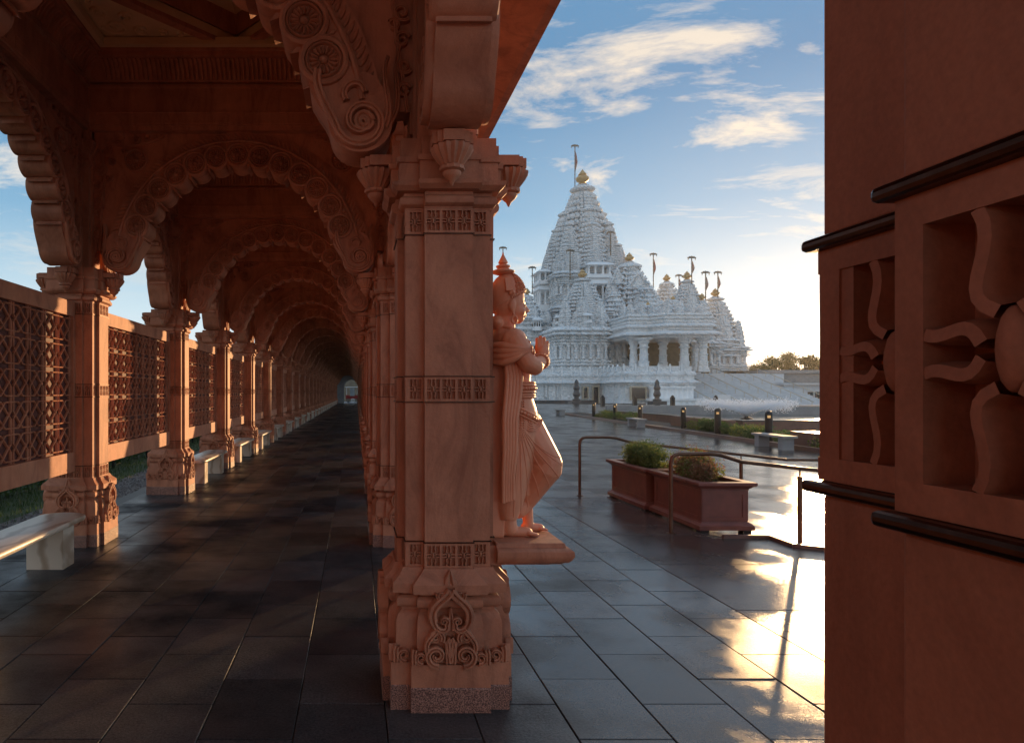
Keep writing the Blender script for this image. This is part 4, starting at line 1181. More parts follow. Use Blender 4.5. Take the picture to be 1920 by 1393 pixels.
# headdress: a smooth cap over the skull, its rim high on the brow and low at the nape
cr = MB(); n = 40; SKC, SKR = (-.022, 0, 1.300), (.101, .092, .140)
def cap_pt(a, t, o=0.0):
    """a: angle from the front, t: 0 at the rim .. 1 at the crown"""
    f = .5 + .5*math.cos(a)
    zr_ = 1.215 + (1.338 - 1.215)*f**.75 if True else 0
    p0 = math.asin(max(-1, min(1, (zr_ - SKC[2])/SKR[2])))
    ph = p0 + (PI/2 - p0)*t
    return (SKC[0] + (SKR[0] + o)*math.cos(ph)*math.cos(a), (SKR[1] + o)*math.cos(ph)*math.sin(a), SKC[2] + (SKR[2] + o)*math.sin(ph))
cr.loft([[cap_pt(2*PI*i/n, t, -.012 if t < 0 else 0) for i in range(n)] for t in (-.02, 0, .1, .2, .32, .45, .58, .7, .82, .92, .98)])
cr.lathe([(.030, 1.430), (.055, 1.438), (.063, 1.446), (.063, 1.451), (.036, 1.462), (.030, 1.468), (.039, 1.474), (.039, 1.480), (.022, 1.488), (.017, 1.490), (.026, 1.495), (.026, 1.501), (.015, 1.522), (.006, 1.540), (.003, 1.556)], 22, (-.044, 0, 0))
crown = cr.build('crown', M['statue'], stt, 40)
orn = MB(); r3 = random.Random(2)
for row in range(6):
    t_ = .13 + row*.115
    nn_ = 12 - row
    for i in range(nn_):
        a0 = R(-72 + 144*(i + .5)/nn_)
        orn.relief(spiral(0, 0, .0115 - row*.0006, .002, r3.uniform(0, 6), 1.3*(1 if (i + row) % 2 else -1), 12), .0058, .009, lambda u, v, q, a0=a0, t_=t_: cap_pt(a0 + u*10, t_ + v*6.5, q - .001))
for i in range(34):
    a0 = R(-88 + 176*i/33)
    orn.ell(cap_pt(a0, .03, .001), (.0062, .0062, .0085), 8, 5)
    orn.ell(cap_pt(a0 + .04, -.012, -.001), (.0045, .0045, .005), 6, 4)
for s in (1, -1):                                  # side plaque with rosette above each ear
    orn.merge(MB().box(-.020, .016, -.010, .008, -.040, .040), Matrix.Translation((-.030, s*.083, 1.362)) @ Matrix.Rotation(s*.42, 4, 'X'))
    orn.ell((-.018, s*.094, 1.318), (.020, .013, .018), 14, 8)
    orn.ell((-.012, s*.104, 1.318), (.010, .008, .010), 10, 6)
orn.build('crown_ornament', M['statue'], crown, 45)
for s in (1, -1):
    jw = MB(); jw.tube([(-.002 + .014*math.cos(2*PI*i/14), s*.086, 1.174 + .021*math.sin(2*PI*i/14)) for i in range(15)], .0065, 8)
    jw.build('earring', M['statue'], stt, 50)
nk = MB()
for r_, dz, th_ in ((.078, 0, .0075), (.098, -.022, .006), (.116, -.046, .0085)):
    pts = []
    for i in range(25):
        a = 2*PI*i/24
        pts.append((-.022 + r_*1.0*math.cos(a)*(1.0 if math.cos(a) > 0 else .6), r_*1.22*math.sin(a), 1.118 + dz - .030*math.cos(a)*(1 if math.cos(a) > 0 else .2) + .012))
    nk.tube(pts, th_, 8)
nk.build('necklace', M['statue'], stt, 50)
def ringaround(name, c, axis, r, th, k=18):
    br = MB()
    c = Vector(c); axis = Vector(axis).normalized(); x = axis.orthogonal().normalized(); y = axis.cross(x)
    br.tube([tuple(c + x*r*math.cos(2*PI*i/k) + y*r*math.sin(2*PI*i/k)) for i in range(k+1)], th, 8)
    for i in range(k):
        br.ell(tuple(c + x*(r+th*.5)*math.cos(2*PI*(i+.5)/k) + y*(r+th*.5)*math.sin(2*PI*(i+.5)/k)), (th*.85,)*3, 6, 4)
    if name == 'armlet':
        s = 1 if c.y > 0 else -1
        for du, dv in ((0, .010), (-.012, .0), (.012, .0), (0, .026)): br.ell((c.x + .030 + du, c.y + s*.040, c.z + .012 + dv), (.007, .007, .011), 8, 5)
    br.build(name, M['statue'], stt, 50)
for s in (1, -1):
    ax = Vector((.166, s*.048, .958)) - Vector((.070, s*.192, .918))
    for q, r_ in ((.86, .036), (.76, .038)): ringaround('bracelet', Vector((.070, s*.192, .918)) + ax*q, ax, r_, .0062)
    ringaround('armlet', (.020, s*.198, .975), (.060, s*.019, -.118), .056, .0035)
bl = MB()
def hoop(z, cx, rx, ry, th, tilt=0.0, k=40, zz=0.0):
    bl.tube([(cx + rx*math.cos(2*PI*i/k), ry*math.sin(2*PI*i/k), z - tilt*math.cos(2*PI*i/k) + zz) for i in range(k+1)], th, 8)
for z, th in ((.835, .006), (.822, .008), (.803, .011), (.785, .008), (.770, .006), (.757, .007)): hoop(z, .024, .099, .150, th)
for i in range(40):
    a = 2*PI*i/40
    bl.ell((.024 + .107*math.cos(a), .160*math.sin(a), .803), (.007, .007, .009), 6, 4)
for z, th in ((.690, .008), (.672, .010), (.655, .007)): hoop(z, .028, .112, .172, th, .055)
for i in range(44):
    a = 2*PI*i/44
    bl.ell((.028 + .122*math.cos(a), .182*math.sin(a), .672 - .055*math.cos(a)), (.008, .008, .010), 6, 4)
for q in range(6):                                 # half-round apron below the belt on the near hip
    r_ = .062 - q*.0095
    bl.tube([(.075 + r_*1.0*math.cos(a), -.158 - (.0 if q else .0) - .012*math.sin(-a)*0 + (.045*max(0, math.cos(a)))*.9, .640 + r_*math.sin(a)) for a in [PI + PI*i/16 for i in range(17)]], .0058, 6)
for q in range(3):                                 # bead strings
    for i in range(17): bl.ell((.002 + q*.013, -.170 + .0005*i, .735 - i*.0125), (.0062, .0062, .0066), 6, 4)
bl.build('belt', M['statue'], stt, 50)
pl = MB()                                          # pleat cords fanning over the skirt
import bisect
from mathutils.bvhtree import BVHTree
bvh = BVHTree.FromPolygons([v.co[:] for v in bm2.vertices], [p.vertices[:] for p in bm2.polygons])
def onskin(x, z, off=.0005, side=-1):
    h_ = bvh.ray_cast(Vector((x, side*.6, z)), Vector((0, -side, 0)))
    return Vector((x, h_[0].y + side*off, z)) if h_[0] is not None else None
def skin_curve(m, pts, r, side=-1):
    out = []
    for x, z in pts:
        q = onskin(x, z, .0, side)
        if q is not None: out.append(q)
        elif len(out) > 3: break
    if len(out) > 3: m.tube(out, r, 6)
for side in (-1, 1):
    for (ex, ez, b) in ((.262, .430, .10), (.262, .385, .06), (.240, .320, .04), (.190, .270, .02), (.140, .215, .0), (.085, .155, -.01), (.03, .11, -.02), (-.02, .10, -.02)):
        skin_curve(pl, [(.010 + (ex - .010)*t + b*math.sin(PI*t)*.25, .60 + (ez - .60)*t - b*.5*math.sin(PI*t)) for t in [i/26 for i in range(27)]], .0036, side)
pl.build('pleat', M['statue'], stt, 50)
sh = MB()                                          # shoulder cloth hanging in long folds
for side in (-1, 1):
    for i in range(5):
        x0 = .0 - i*.0175; x1 = -.030 - i*.0125
        zb = .215 - i*.004
        pts = [(x0 - .03, side*.150, 1.00), (x0 + .004, side*.172, .93), (x0 + .010, side*.172, .86), (x0 + .004, side*.176, .78), (x0*.5 + x1*.5 - .004, side*.188, .64), (x0*.35 + x1*.65, side*.184, .48), (x1, side*.170, .34), (x1 + .002, side*.160, zb)]
        sm_p = []
        for a, b in zip(pts, pts[1:]):
            for q in range(4): sm_p.append(tuple(u + (v - u)*q/4 for u, v in zip(a, b)))
        sm_p.append(pts[-1])
        rad = [.011 + .0035*math.sin(PI*min(1, k/len(sm_p)*1.1)) for k in range(len(sm_p))]
        sh.tube(sm_p, 1, 12, rad)
    for q in range(4):                               # folds across the upper arm and back
        sh.tube([(-.12, side*.12, 1.035 - q*.030), (-.085, side*(.185 + q*.004), 1.030 - q*.031), (-.045, side*(.226 + q*.003), 1.018 - q*.022), (.0, side*(.247), 1.008 - q*.010), (.045, side*.238, 1.010 - q*.003)], 1, 10, [.016, .019, .018, .012, .004])
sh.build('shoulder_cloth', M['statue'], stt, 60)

for k in range(2, 14):
    link('statue_shelf', bpy.data.objects['statue_shelf'].data, columns['R', k])
    c = stt.copy(); col.objects.link(c); c.location.y = C0 + k*BAY + .02
    c['label'] = 'praying statue on the %s column behind the front one, hidden from view' % ORD[k-2]; c['group'] = 'praying statues of the right row'
    for ch in list(stt.children):
        if ch.name.split('.')[0] in ('body', 'crown', 'shoulder_cloth'):
            d = ch.copy(); col.objects.link(d); d.parent = c
stt['group'] = 'praying statues of the right row'

# ================================================================ PLAZA FURNITURE
def handrail(name, label, y, x0, drop, xend, posts):
    t = thing(name, label, 'handrail', (0, 0, 0), 0, 'ramp handrails')
    H = .90
    r = .022
    def gz(x): return 0 if x < 3.78 else max(PL, -(x - 3.78)*.1125)
    m = MB()
    pts = [(x0, y, .0), (x0, y, H - .10), (x0 + .012, y, H - .045), (x0 + .045, y, H - .012), (x0 + .10, y, H)]
    pts += [(x0 + .45, y, H), (x0 + .56, y, H - .012)]
    x = x0 + .8
    while x < xend: pts.append((x, y, gz(x - .05) + H - .03)); x += .4
    m.tube(pts, r, 12); m.build('rail', M['rail'], t, 60)
    MB().lathe([(.05, .0), (.05, .008), (.03, .012)], 16, (x0, y, 0.001)).build('foot_plate', M['rail'], t, 40)
    for px_ in posts:
        z0, z1 = gz(px_), gz(px_ - .05) + H - .055
        pm = MB(); pm.tube([(px_, y, z0), (px_, y, z1 - .06)], .026, 12); pm.tube([(px_, y, z1 - .06), (px_, y, z1 + .02)], .010, 8); pm.build('post', M['rail'], t, 60)
A = gp(1087, 929); B = gp(1253, 998)
handrail('handrail', 'bronze pipe handrail behind the planters', A.y, A.x, 0, 9.0, (A.x + 1.72, 5.95, 8.0))
handrail('handrail', 'bronze pipe handrail in front of the planters', B.y - .06, B.x, 0, 9.0, (5.02, 7.2))
def planter(loc, label, leafkey, leafkey2, seed):
    t = thing('planter_box', label, 'planter', loc, 0, 'planters blocking the ramp')
    L, W = .60, .265
    m = MB()
    def rr(o, z): return [(-W-o, -L-o, z), (W+o, -L-o, z), (W+o, L+o, z), (-W-o, L+o, z)]
    m.loft([rr(.055, .045), rr(.055, .095), rr(.045, .10), rr(.03, .118), rr(.018, .122), rr(.010, .135), rr(.0, .137), rr(.0, .50), rr(.012, .505), rr(.012, .52), rr(.03, .53), rr(.045, .548), rr(.06, .55), rr(.075, .565), rr(.075, .59), rr(.07, .597), rr(-.03, .597), rr(-.03, .50)], True, True)
    m.build('box', M['planter'], t)
    p = MB()
    for s in (1, -1):                                # raised stiles and rails on each face
        for a0, a1, z0, z1 in ((-L, -L+.07, .14, .50), (L-.07, L, .14, .50), (-L+.0702, L-.0702, .14, .19), (-L+.0702, L-.0702, .45, .50)):
            p.box(*sorted((s*(W + .0005), s*(W + .009))), a0, a1, z0, z1)
        for a0, a1, z0, z1 in ((-W, -W+.06, .14, .50), (W-.06, W, .14, .50), (-W+.0602, W-.0602, .14, .19), (-W+.0602, W-.0602, .45, .50)):
            p.box(a0, a1, *sorted((s*(L + .0005), s*(L + .009))), z0, z1)
    p.build('panel_moulding', M['planter'], t)
    fm2 = MB().box(-.05, .05, -.05, .05, -.04, .0448).mesh('foot', M['black'])
    for sx_ in (1, -1):
        for sy_ in (1, -1): link('foot', fm2, t, loc=(sx_*(W-.02), sy_*(L-.02), 0))
    MB().box(-W + .031, W - .031, -L + .031, L - .031, .502, .545).build('soil', M['soil'], t)
    s_ = thing('planted_shrub', label.replace('maroon planter box', 'feathery shrub') if False else ('yellow-green feathery shrub in the far planter' if seed == 1 else 'red and green bushy shrub in the near planter'), 'shrub', (loc[0], loc[1], loc[2] + .545), 0, 'shrubs in the planters')
    rng = random.Random(seed)
    for key, n_, part in ((leafkey, 4200, 'foliage'), (leafkey2, 3000, 'foliage')):
        fo = MB()
        blobs = [(rng.uniform(-.16, .16), rng.uniform(-.36, .36), rng.uniform(.06, .22), rng.uniform(.11, .19)) for _ in range(11)]
        def pl_(rg):
            b = rg.choice(blobs)
            d = Vector((rg.gauss(0,1), rg.gauss(0,1), rg.gauss(0,1))).normalized()
            r = b[3]*(rg.uniform(.45, 1.08) if rg.random() < .82 else rg.uniform(1.05, 1.5))
            p_ = Vector((b[0], b[1], b[2])) + d*r
            if p_.z < .0: p_.z = rg.uniform(0, .06)
            return p_, d
        leaves(fo, n_, pl_, .019, rng)
        if seed == 1:
            for i in range(420):                      # feathery upright shoots
                b = rng.choice(blobs); d = Vector((rng.gauss(0,.5), rng.gauss(0,.5), 1)).normalized()
                p_ = Vector((b[0], b[1], b[2])); q_ = p_ + d*b[3]*rng.uniform(1.0, 1.6); w = Vector((.004, .003, 0))
                fo.add([tuple(p_ - w), tuple(p_ + w), tuple(q_)], [(0,1,2)])
        fo.build(part, M[key], s_, kind='stuff')
    st_ = MB()
    for i in range(9): 
        a = rng.uniform(0, 6.28); st_.tube([(rng.uniform(-.05,.05), rng.uniform(-.25,.25), -.01), (.08*math.cos(a), .3*math.sin(a), .15)], .005, 5)
    st_.build('stem', M['bark'], s_)
planter((4.29, 8.22, -.045), 'maroon planter box nearest the camera between the handrails', 'leaf_red', 'leaf_yellow', 2)
planter((4.25, 9.58, -.045), 'maroon planter box farther back between the handrails', 'leaf_yellow', 'leaf', 1)

# flower bed, kerb, bollards, benches by the pool
KA, KB = Vector((14.4, 17.0)), Vector((17.9, 58.0))
kd = (KB - KA).normalized(); kn = Vector((kd.y, -kd.x))
bk_ = MB(); kerbline(bk_, [tuple(KA), tuple(KB)], .22, PL - .05, PL + .13)
bk_.build('bed_kerb', M['kerb'], label='long low red stone kerb of the flower bed across the plaza', cat='kerb')
bed = MB(); q0, q1 = KA + kn*.1, KB + kn*.1; q2, q3 = KB + kn*2.2, KA + kn*2.2
bed.prism([tuple(q0), tuple(q3), tuple(q2), tuple(q1)][::-1], PL - .05, PL + .10)
bed.build('flower_bed', M['soil'], kind='structure')
rng = random.Random(21)
def kp(px, off=0.0):
    """point on the kerb line seen at photo column px"""
    s = (px - VX)/FPX
    t = (s*KA.y - KA.x)/(kd.x - s*kd.y)
    return KA + kd*t + kn*off
for i, (px, w, key, lab) in enumerate([(1530, .5, 'leaf_yellow', 'low yellowish bush right of the nearest bollard'), (1432, .35, 'leaf', 'dark small bush just right of the bollard near the pool bench'), (1400, .55, 'leaf', 'green bush left of the nearest bollard'), (1372, .6, 'leaf_yellow', 'yellow-green bush in the middle of the flower bed'),
                                       (1345, .5, 'leaf', 'dark bush right of the second bollard'), (1310, .75, 'leaf', 'tall dark green bush left of the second bollard'), (1290, .8, 'leaf', 'tallest dark green bush of the flower bed'), (1272, .5, 'leaf_yellow', 'pale low bush beside the red pool wall'),
                                       (1150, .7, 'leaf', 'far green bush left of the bench by the red wall'), (1128, .8, 'leaf', 'far dark bush behind the kerb'), (1105, .6, 'leaf_yellow', 'farthest yellowish bush behind the kerb')]):
    c = kp(px, .9)
    t = thing('bed_bush', lab, 'bush', (c.x, c.y, PL + .1), 0, 'bushes in the flower bed')
    fo = MB(); blobs = [(rng.uniform(-.5, .5), rng.uniform(-1.0, 1.0), rng.uniform(.05, w*.5), rng.uniform(.18, .34)) for _ in range(9)]
    def pl2(rg):
        b = rg.choice(blobs); d = Vector((rg.gauss(0,1), rg.gauss(0,1), rg.gauss(0,1))).normalized()
        p_ = Vector(b[:3]) + d*b[3]*rg.uniform(.5, 1.1); p_.z = max(p_.z, .02); return p_, d
    leaves(fo, 1300, pl2, .05, rng); fo.build('foliage', M[key], t, kind='stuff')
    sm_ = MB()
    for q in range(5): sm_.tube([(blobs[q][0]*.5, blobs[q][1]*.7, 0), blobs[q][:3]], .012, 5)
    sm_.build('stem', M['bark'], t)
bol = MB(); bol.loft([[(x, y, z) for x, y in [(.13*math.cos(2*PI*i/16), .13*math.sin(2*PI*i/16)) for i in range(16)]] for z in (0, .95)] )
bol_top = MB(); bol_top.lathe([(.13, .951), (.13, 1.0), (.115, 1.06), (.08, 1.10), (.02, 1.12)], 16)
bl_ = MB().box(-.05, .05, -.145, -.125, .86, .95).mesh('lamp', M['lamp'])
BM1, BM2 = bol.mesh('post', M['black'], 60), bol_top.mesh('cap', M['black'], 60)
for px, off, lab, sc in [(1423, -.0, 'black bollard light nearest the pool bench on the right', 1), (1330, .0, 'black bollard light second from the right along the kerb', 1), (1256, .3, 'black bollard light by the red pool wall', .95), (1182, .2, 'black bollard light fourth from the right', .95), (1137, .2, 'black bollard light fifth from the right', .95), (1099, .2, 'farthest small black bollard light along the kerb', .95)]:
    c = kp(px, off + .35)
    t = thing('bollard_light', lab, 'bollard', (c.x, c.y, PL + .1), 0, 'bollard lights along the flower bed')
    t.scale = (sc, sc, sc)
    link('post', BM1, t); link('cap', BM2, t); link('lamp', bl_, t, rot=(0, 0, -.5))
def stone_bench(c, L, lab, rz):
    t = thing('stone_bench', lab, 'bench', (c[0], c[1], PL + .001), rz, 'stone benches by the pool')
    b = MB(); b.box(-.24, .24, -L/2, L/2, .40, .47); b.build('seat', M['concrete'], t)
    lm = MB().box(-.18, .18, -.14, .14, 0, .3998).mesh('leg', M['concrete'])
    for s in (1, -1): link('leg', lm, t, loc=(0, s*(L/2 - .25), 0))
for px, lab in ((1482, 'grey stone bench in front of the pool at the right'), (1212, 'grey stone bench beside the red pool wall'), (1063, 'small far stone bench near the temple forecourt')):
    c = kp(px, -.55); stone_bench(c, 2.0, lab, -math.atan2(kd.x, kd.y))
# pool
PX0, PX1, PY0, PY1 = 19.8, 62.0, 33.5, 52.0
pw = thing('pool', 'shallow reflecting pool with low stone walls behind the flower bed', 'pool', (0, 0, 0))
MB().box(PX0 + .3, PX1 - .3, PY0 + .3, PY1 - .3, PL - .05, PL + .16).build('water', M['water'], pw)
w = MB(); w.box(PX0, PX1, PY0, PY0 + .3, PL - .05, PL + .42); w.box(PX0, PX0 + .3, PY0 + .301, PY1 - .301, PL - .05, PL + .42); w.build('near_wall', M['kerb'], pw)
w = MB(); w.box(PX0, PX1, PY1 - .3, PY1, PL - .05, PL + .85); w.build('far_wall', M['concrete'], pw)
w = MB(); w.box(PX0 - .06, PX1, PY0 - .06, PY0 + .36, PL + .421, PL + .48); w.box(PX0 - .06, PX0 + .36, PY0 + .361, PY1, PL + .421, PL + .48); w.build('coping', M['dark_stone'], pw)
pb = MB(); c1 = kp(1500, 1.6)
rwall = MB(); a = kp(1300, 1.5); b = kp(1215, 1.2)
rwall.prism([(a.x, a.y), (a.x + .4, a.y), (b.x + .4, b.y), (b.x, b.y)], PL, PL + .62)
rwall.build('red_wall', M['kerb'], label='low red stone wall behind the middle pool bench', cat='wall')
rwall = MB(); a = kp(1590, .5); b = kp(1462, .35)
rwall.prism([(a.x, a.y), (a.x + .9, a.y), (b.x + .9, b.y), (b.x, b.y)], PL, PL + .55)
rwall.build('red_wall', M['kerb'], label='low dark stone wall behind the right-hand pool bench', cat='wall')
# fountain: a flaring cone of water breaking into drops
F = Vector(((1400 - VX)/FPX*43, 43, PL + .16))
ft = thing('fountain', 'white flaring fountain jet rising from the pool', 'fountain', tuple(F))
MB().lathe([(.35, 0.0), (.35, .05), (.15, .10), (.10, .16)], 16).build('nozzle', M['black'], ft)
rng = random.Random(4); sp = MB()
def drop(p, s):
    sp.add([(p[0]-s, p[1], p[2]), (p[0]+s, p[1], p[2]), (p[0], p[1]-s, p[2]-s*.6), (p[0], p[1]+s, p[2]+s*.9)], [(0,1,2), (0,1,3), (1,2,3), (0,2,3)])
for i in range(16000):
    a = rng.uniform(0, 2*PI); t_ = rng.random()**1.15
    v = rng.uniform(.85, 1.1)
    r = t_*2.75*v; z = .15 + 1.9*t_*v*1.15 - 1.35*t_*t_*1.05 + rng.gauss(0, .03 + .10*t_)
    drop((r*math.cos(a), r*math.sin(a), max(z, .02)), rng.uniform(.010, .028)*(1 + .5*t_))
sp.build('spray', M['spray'], ft, kind='stuff')

# ================================================================ TEMPLE (plan aligned with the arcade; the stair side faces the camera)
temple = thing('white_temple', 'large white carved stone temple with tall spire, domed halls and wide front stairs', 'temple', (0, 0, 0))
def tp_(px, y): return (px - VX)/FPX*y
def th_(py, y): return CH - (py - VY)/FPX*y
RAT = [(.74, .66), (.60, .78), (.42, .89), (.22, 1.0)]     # (break, depth): stepped square plan
def ratha(sx_, sy_, z, cx=0, cy=0, rat=RAT, slot=.075):
    side = [(-rat[0][1], -rat[0][1])]
    prev = rat[0][1]
    for br_, d in rat[1:]:
        side += [(-br_ - .035, -prev), (-br_ - .035, -prev + slot), (-br_, -prev + slot), (-br_, -d)]; prev = d
    side += [(-x, y) for x, y in side[::-1]][:-1]
    out = []
    for k in range(4):
        cs, sn = [(1,0),(0,1),(-1,0),(0,-1)][k]
        out += [(cx + (x*cs - y*sn)*sx_, cy + (x*sn + y*cs)*sy_, z) for x, y in side]
    return out
def spire_mesh(courses=26, top=.36, power=1.9):
    """unit curvilinear spire: half width 1 at the foot, height 1, ribbed disc on top"""
    m = MB(); rings = []
    for k in range(courses):
        t0, t1 = k/courses, (k+1)/courses
        s0 = top + (1-top)*(1 - t0**power); s1 = top + (1-top)*(1 - ((t0+t1)/2)**power)
        g = .90
        rings += [ratha(s0, s0, t0*.86), ratha(s0*.995, s0*.995, (t0 + (t1-t0)*.62)*.86), ratha(s1*g, s1*g, (t0 + (t1-t0)*.66)*.86), ratha(s1*g, s1*g, (t0 + (t1-t0)*.99)*.86)]
    m.loft(rings)
    # knuckles up the corner ribs
    for k in range(0, courses, 2):
        t0 = (k+.6)/courses; s0 = top + (1-top)*(1 - t0**power)
        for sx_ in (1, -1):
            for sy_ in (1, -1):
                m.ell((sx_*.70*s0, sy_*.70*s0, t0*.86), (.11*s0 + .02, .11*s0 + .02, .62/courses), 8, 5)
        for q in range(4):
            cs, sn = [(1,0),(0,1),(-1,0),(0,-1)][q]
            for o in (-.51, .51):
                x, y = o*s0, -.86*s0
                m.ell((x*cs - y*sn, x*sn + y*cs, t0*.86), (.075*s0 + .02,)*2 + (.52/courses,), 6, 4)
    z = .86
    m.lathe([(top*.62, z), (top*.62, z + .018), (top*.98, z + .024), (top*1.12, z + .040), (top*1.10, z + .052), (top*.85, z + .064), (top*.50, z + .068), (top*.55, z + .074), (top*.60, z + .084), (top*.42, z + .094), (top*.22, z + .10)], 36, (0,0,0), .05, 18)
    return m
SPIRE = spire_mesh(24).mesh('spire', M['temple'])
SPIRE_S = spire_mesh(11, .34, 1.8).mesh('mini_spire', M['temple'])
kal = MB().lathe([(.20, 0), (.36, .03), (.30, .08), (.20, .10), (.22, .14), (.46, .24), (.52, .36), (.50, .46), (.34, .56), (.26, .60), (.34, .64), (.30, .70), (.22, .78), (.12, .88), (.02, 1.0)], 18)
KAL = kal.mesh('finial', M['gold'], 50)
def finial(parent, x, y, z, h): link('finial', KAL, parent, loc=(x, y, z), scale=(h*.95, h*.95, h))
def spire_at(px, y, pt, pb, hwpx, name='spire', mesh=None, fin=None, xscale=1.0):
    """curvilinear spire centred at column px, depth y, from photo row pb (foot) to pt (disc top)"""
    z0, z1 = th_(pb, y), th_(pt, y); hw = hwpx/FPX*y
    H = (z1 - z0)/.96
    o = link(name, mesh or SPIRE, temple, loc=(tp_(px, y), y, z0), scale=(hw, hw, H))
    if fin:
        # the finial is a sub-part: undo the spire's uneven scale
        f = link('finial', KAL, o); h = fin/FPX*y
        f.location = (0, 0, .955); f.scale = (h*.95/hw, h*.95/hw, h/H)
    return o, (tp_(px, y), y, z0, hw, H)
def wall_block(name, x0, x1, y0, y1, levels, nbx=6, nby=6, step=.35, material='temple', pil=None):
    """carved wall: rectangular plan with projecting bays, lofted through moulding levels (z, outset)"""
    def plan(o, z):
        out = []
        def side(ax, ay, bx, by, n, nx_, ny_):
            for i in range(n):
                for t_, e in ((i/n + .001, 0), (i/n + .22/n, 0), (i/n + .2201/n, step), (i/n + .78/n, step), (i/n + .7801/n, 0)):
                    out.append((ax + (bx-ax)*t_ + nx_*(e+o), ay + (by-ay)*t_ + ny_*(e+o), z))
        side(x0-o, y0, x1+o, y0, nbx, 0, -1); side(x1, y0-o, x1, y1+o, nby, 1, 0); side(x1+o, y1, x0-o, y1, nbx, 0, 1); side(x0, y1+o, x0, y0-o, nby, -1, 0)
        return out
    m = MB(); m.loft([plan(o, z) for z, o in levels])
    if pil:
        z0, z1, r, sp_2 = pil
        def pillars(ax, ay, bx, by):
            L = math.hypot(bx-ax, by-ay); n = max(2, int(L/sp_2))
            for i in range(n):
                t_ = (i + .5)/n; x, y = ax + (bx-ax)*t_, ay + (by-ay)*t_
                h = z1 - z0
                m.lathe([(r*1.25, z0), (r*1.25, z0 + h*.12), (r*.8, z0 + h*.16), (r*.85, z0 + h*.5), (r*1.05, z0 + h*.55), (r*.75, z0 + h*.6), (r*.8, z0 + h*.82), (r*1.3, z0 + h*.92), (r*1.3, z1)], 8, (x, y, 0))
        e = step - .12
        pillars(x0 - e, y0 - e, x1 + e, y0 - e); pillars(x0 - e, y1 + e, x0 - e, y0 - e)
    return m.build(name, M[material], temple)
def mouldings(z0, z1, n, o=.25, base=0.0, seed=0):
    """z, outset pairs of a stack of tori and fillets"""
    rg = random.Random(seed); out = []
    for k in range(n):
        a = z0 + (z1-z0)*k/n; h = (z1-z0)/n; q = base + o*rg.uniform(.2, 1.0)
        out += [(a, base), (a + h*.15, base), (a + h*.18, q*.8), (a + h*.4, q), (a + h*.62, q*.8), (a + h*.65, base)]
    out.append((z1, base)); return out
def eave(z, out_, th=.45): return [(z, 0), (z + .02, out_), (z + th*.35, out_ + .05), (z + th, .25*out_), (z + th + .05, .1)]
def dome_roof(px, y, pt, pb, hwpx, tiers, fin=None, name='dome_roof', bells=True):
    """stepped pyramid of bell tiers with a ribbed bell on top"""
    z0, z1 = th_(pb, y), th_(pt, y); hw = hwpx/FPX*y; H = z1 - z0; X = tp_(px, y)
    m = MB(); rings = []
    body_h = H*.86
    for k in range(tiers):
        t0 = k/tiers; s0 = hw*(1 - .80*t0**.92); h = body_h/tiers; z = z0 + body_h*t0
        rings += [ratha(s0*.90, s0*.90, z, X, y), ratha(s0*.90, s0*.90, z + h*.38, X, y), ratha(s0*1.02, s0*1.02, z + h*.40, X, y), ratha(s0*1.03, s0*1.03, z + h*.50, X, y), ratha(s0*.93, s0*.93, z + h*.80, X, y), ratha(s0*.86, s0*.86, z + h*.99, X, y)]
    m.loft(rings)
    for k in range(tiers):
        t0 = k/tiers; s0 = hw*(1 - .80*t0**.92); h = body_h/tiers; z = z0 + body_h*t0 + h*.55
        n = max(3, int(9*(1 - .7*t0)))
        for q in range(4):
            cs, sn = [(1,0),(0,1),(-1,0),(0,-1)][q]
            if q == 2: continue
            for i in range(n):
                u = -.72 + 1.44*i/(n-1)
                d = 1.0 if abs(u) < .22 else .9 if abs(u) < .42 else .8 if abs(u) < .6 else .72
                x_, y_ = u*s0, -d*s0*.95
                r = h*.36
                m.lathe([(r, 0), (r*1.05, r*.35), (r*.75, r*.95), (r*.35, r*1.3), (r*.42, r*1.5), (r*.12, r*2.1)], 8, (X + x_*cs - y_*sn, y + x_*sn + y_*cs, z))
    zt = z0 + body_h; r = hw*.26; hh = H*.14
    m.lathe([(r*.9, zt - hh*.05), (r*1.25, zt + hh*.10), (r*1.2, zt + hh*.35), (r*.8, zt + hh*.62), (r*.45, zt + hh*.7), (r*.55, zt + hh*.8), (r*.2, zt + hh)], 24, (X, y, 0), .05, 12)
    o = m.build(name, M['temple'], temple)
    if fin: f = link('finial', KAL, o, loc=(X, y, z1 - .1)); h = fin/FPX*y; f.scale = (h*.95, h*.95, h)
    return X, z0, hw
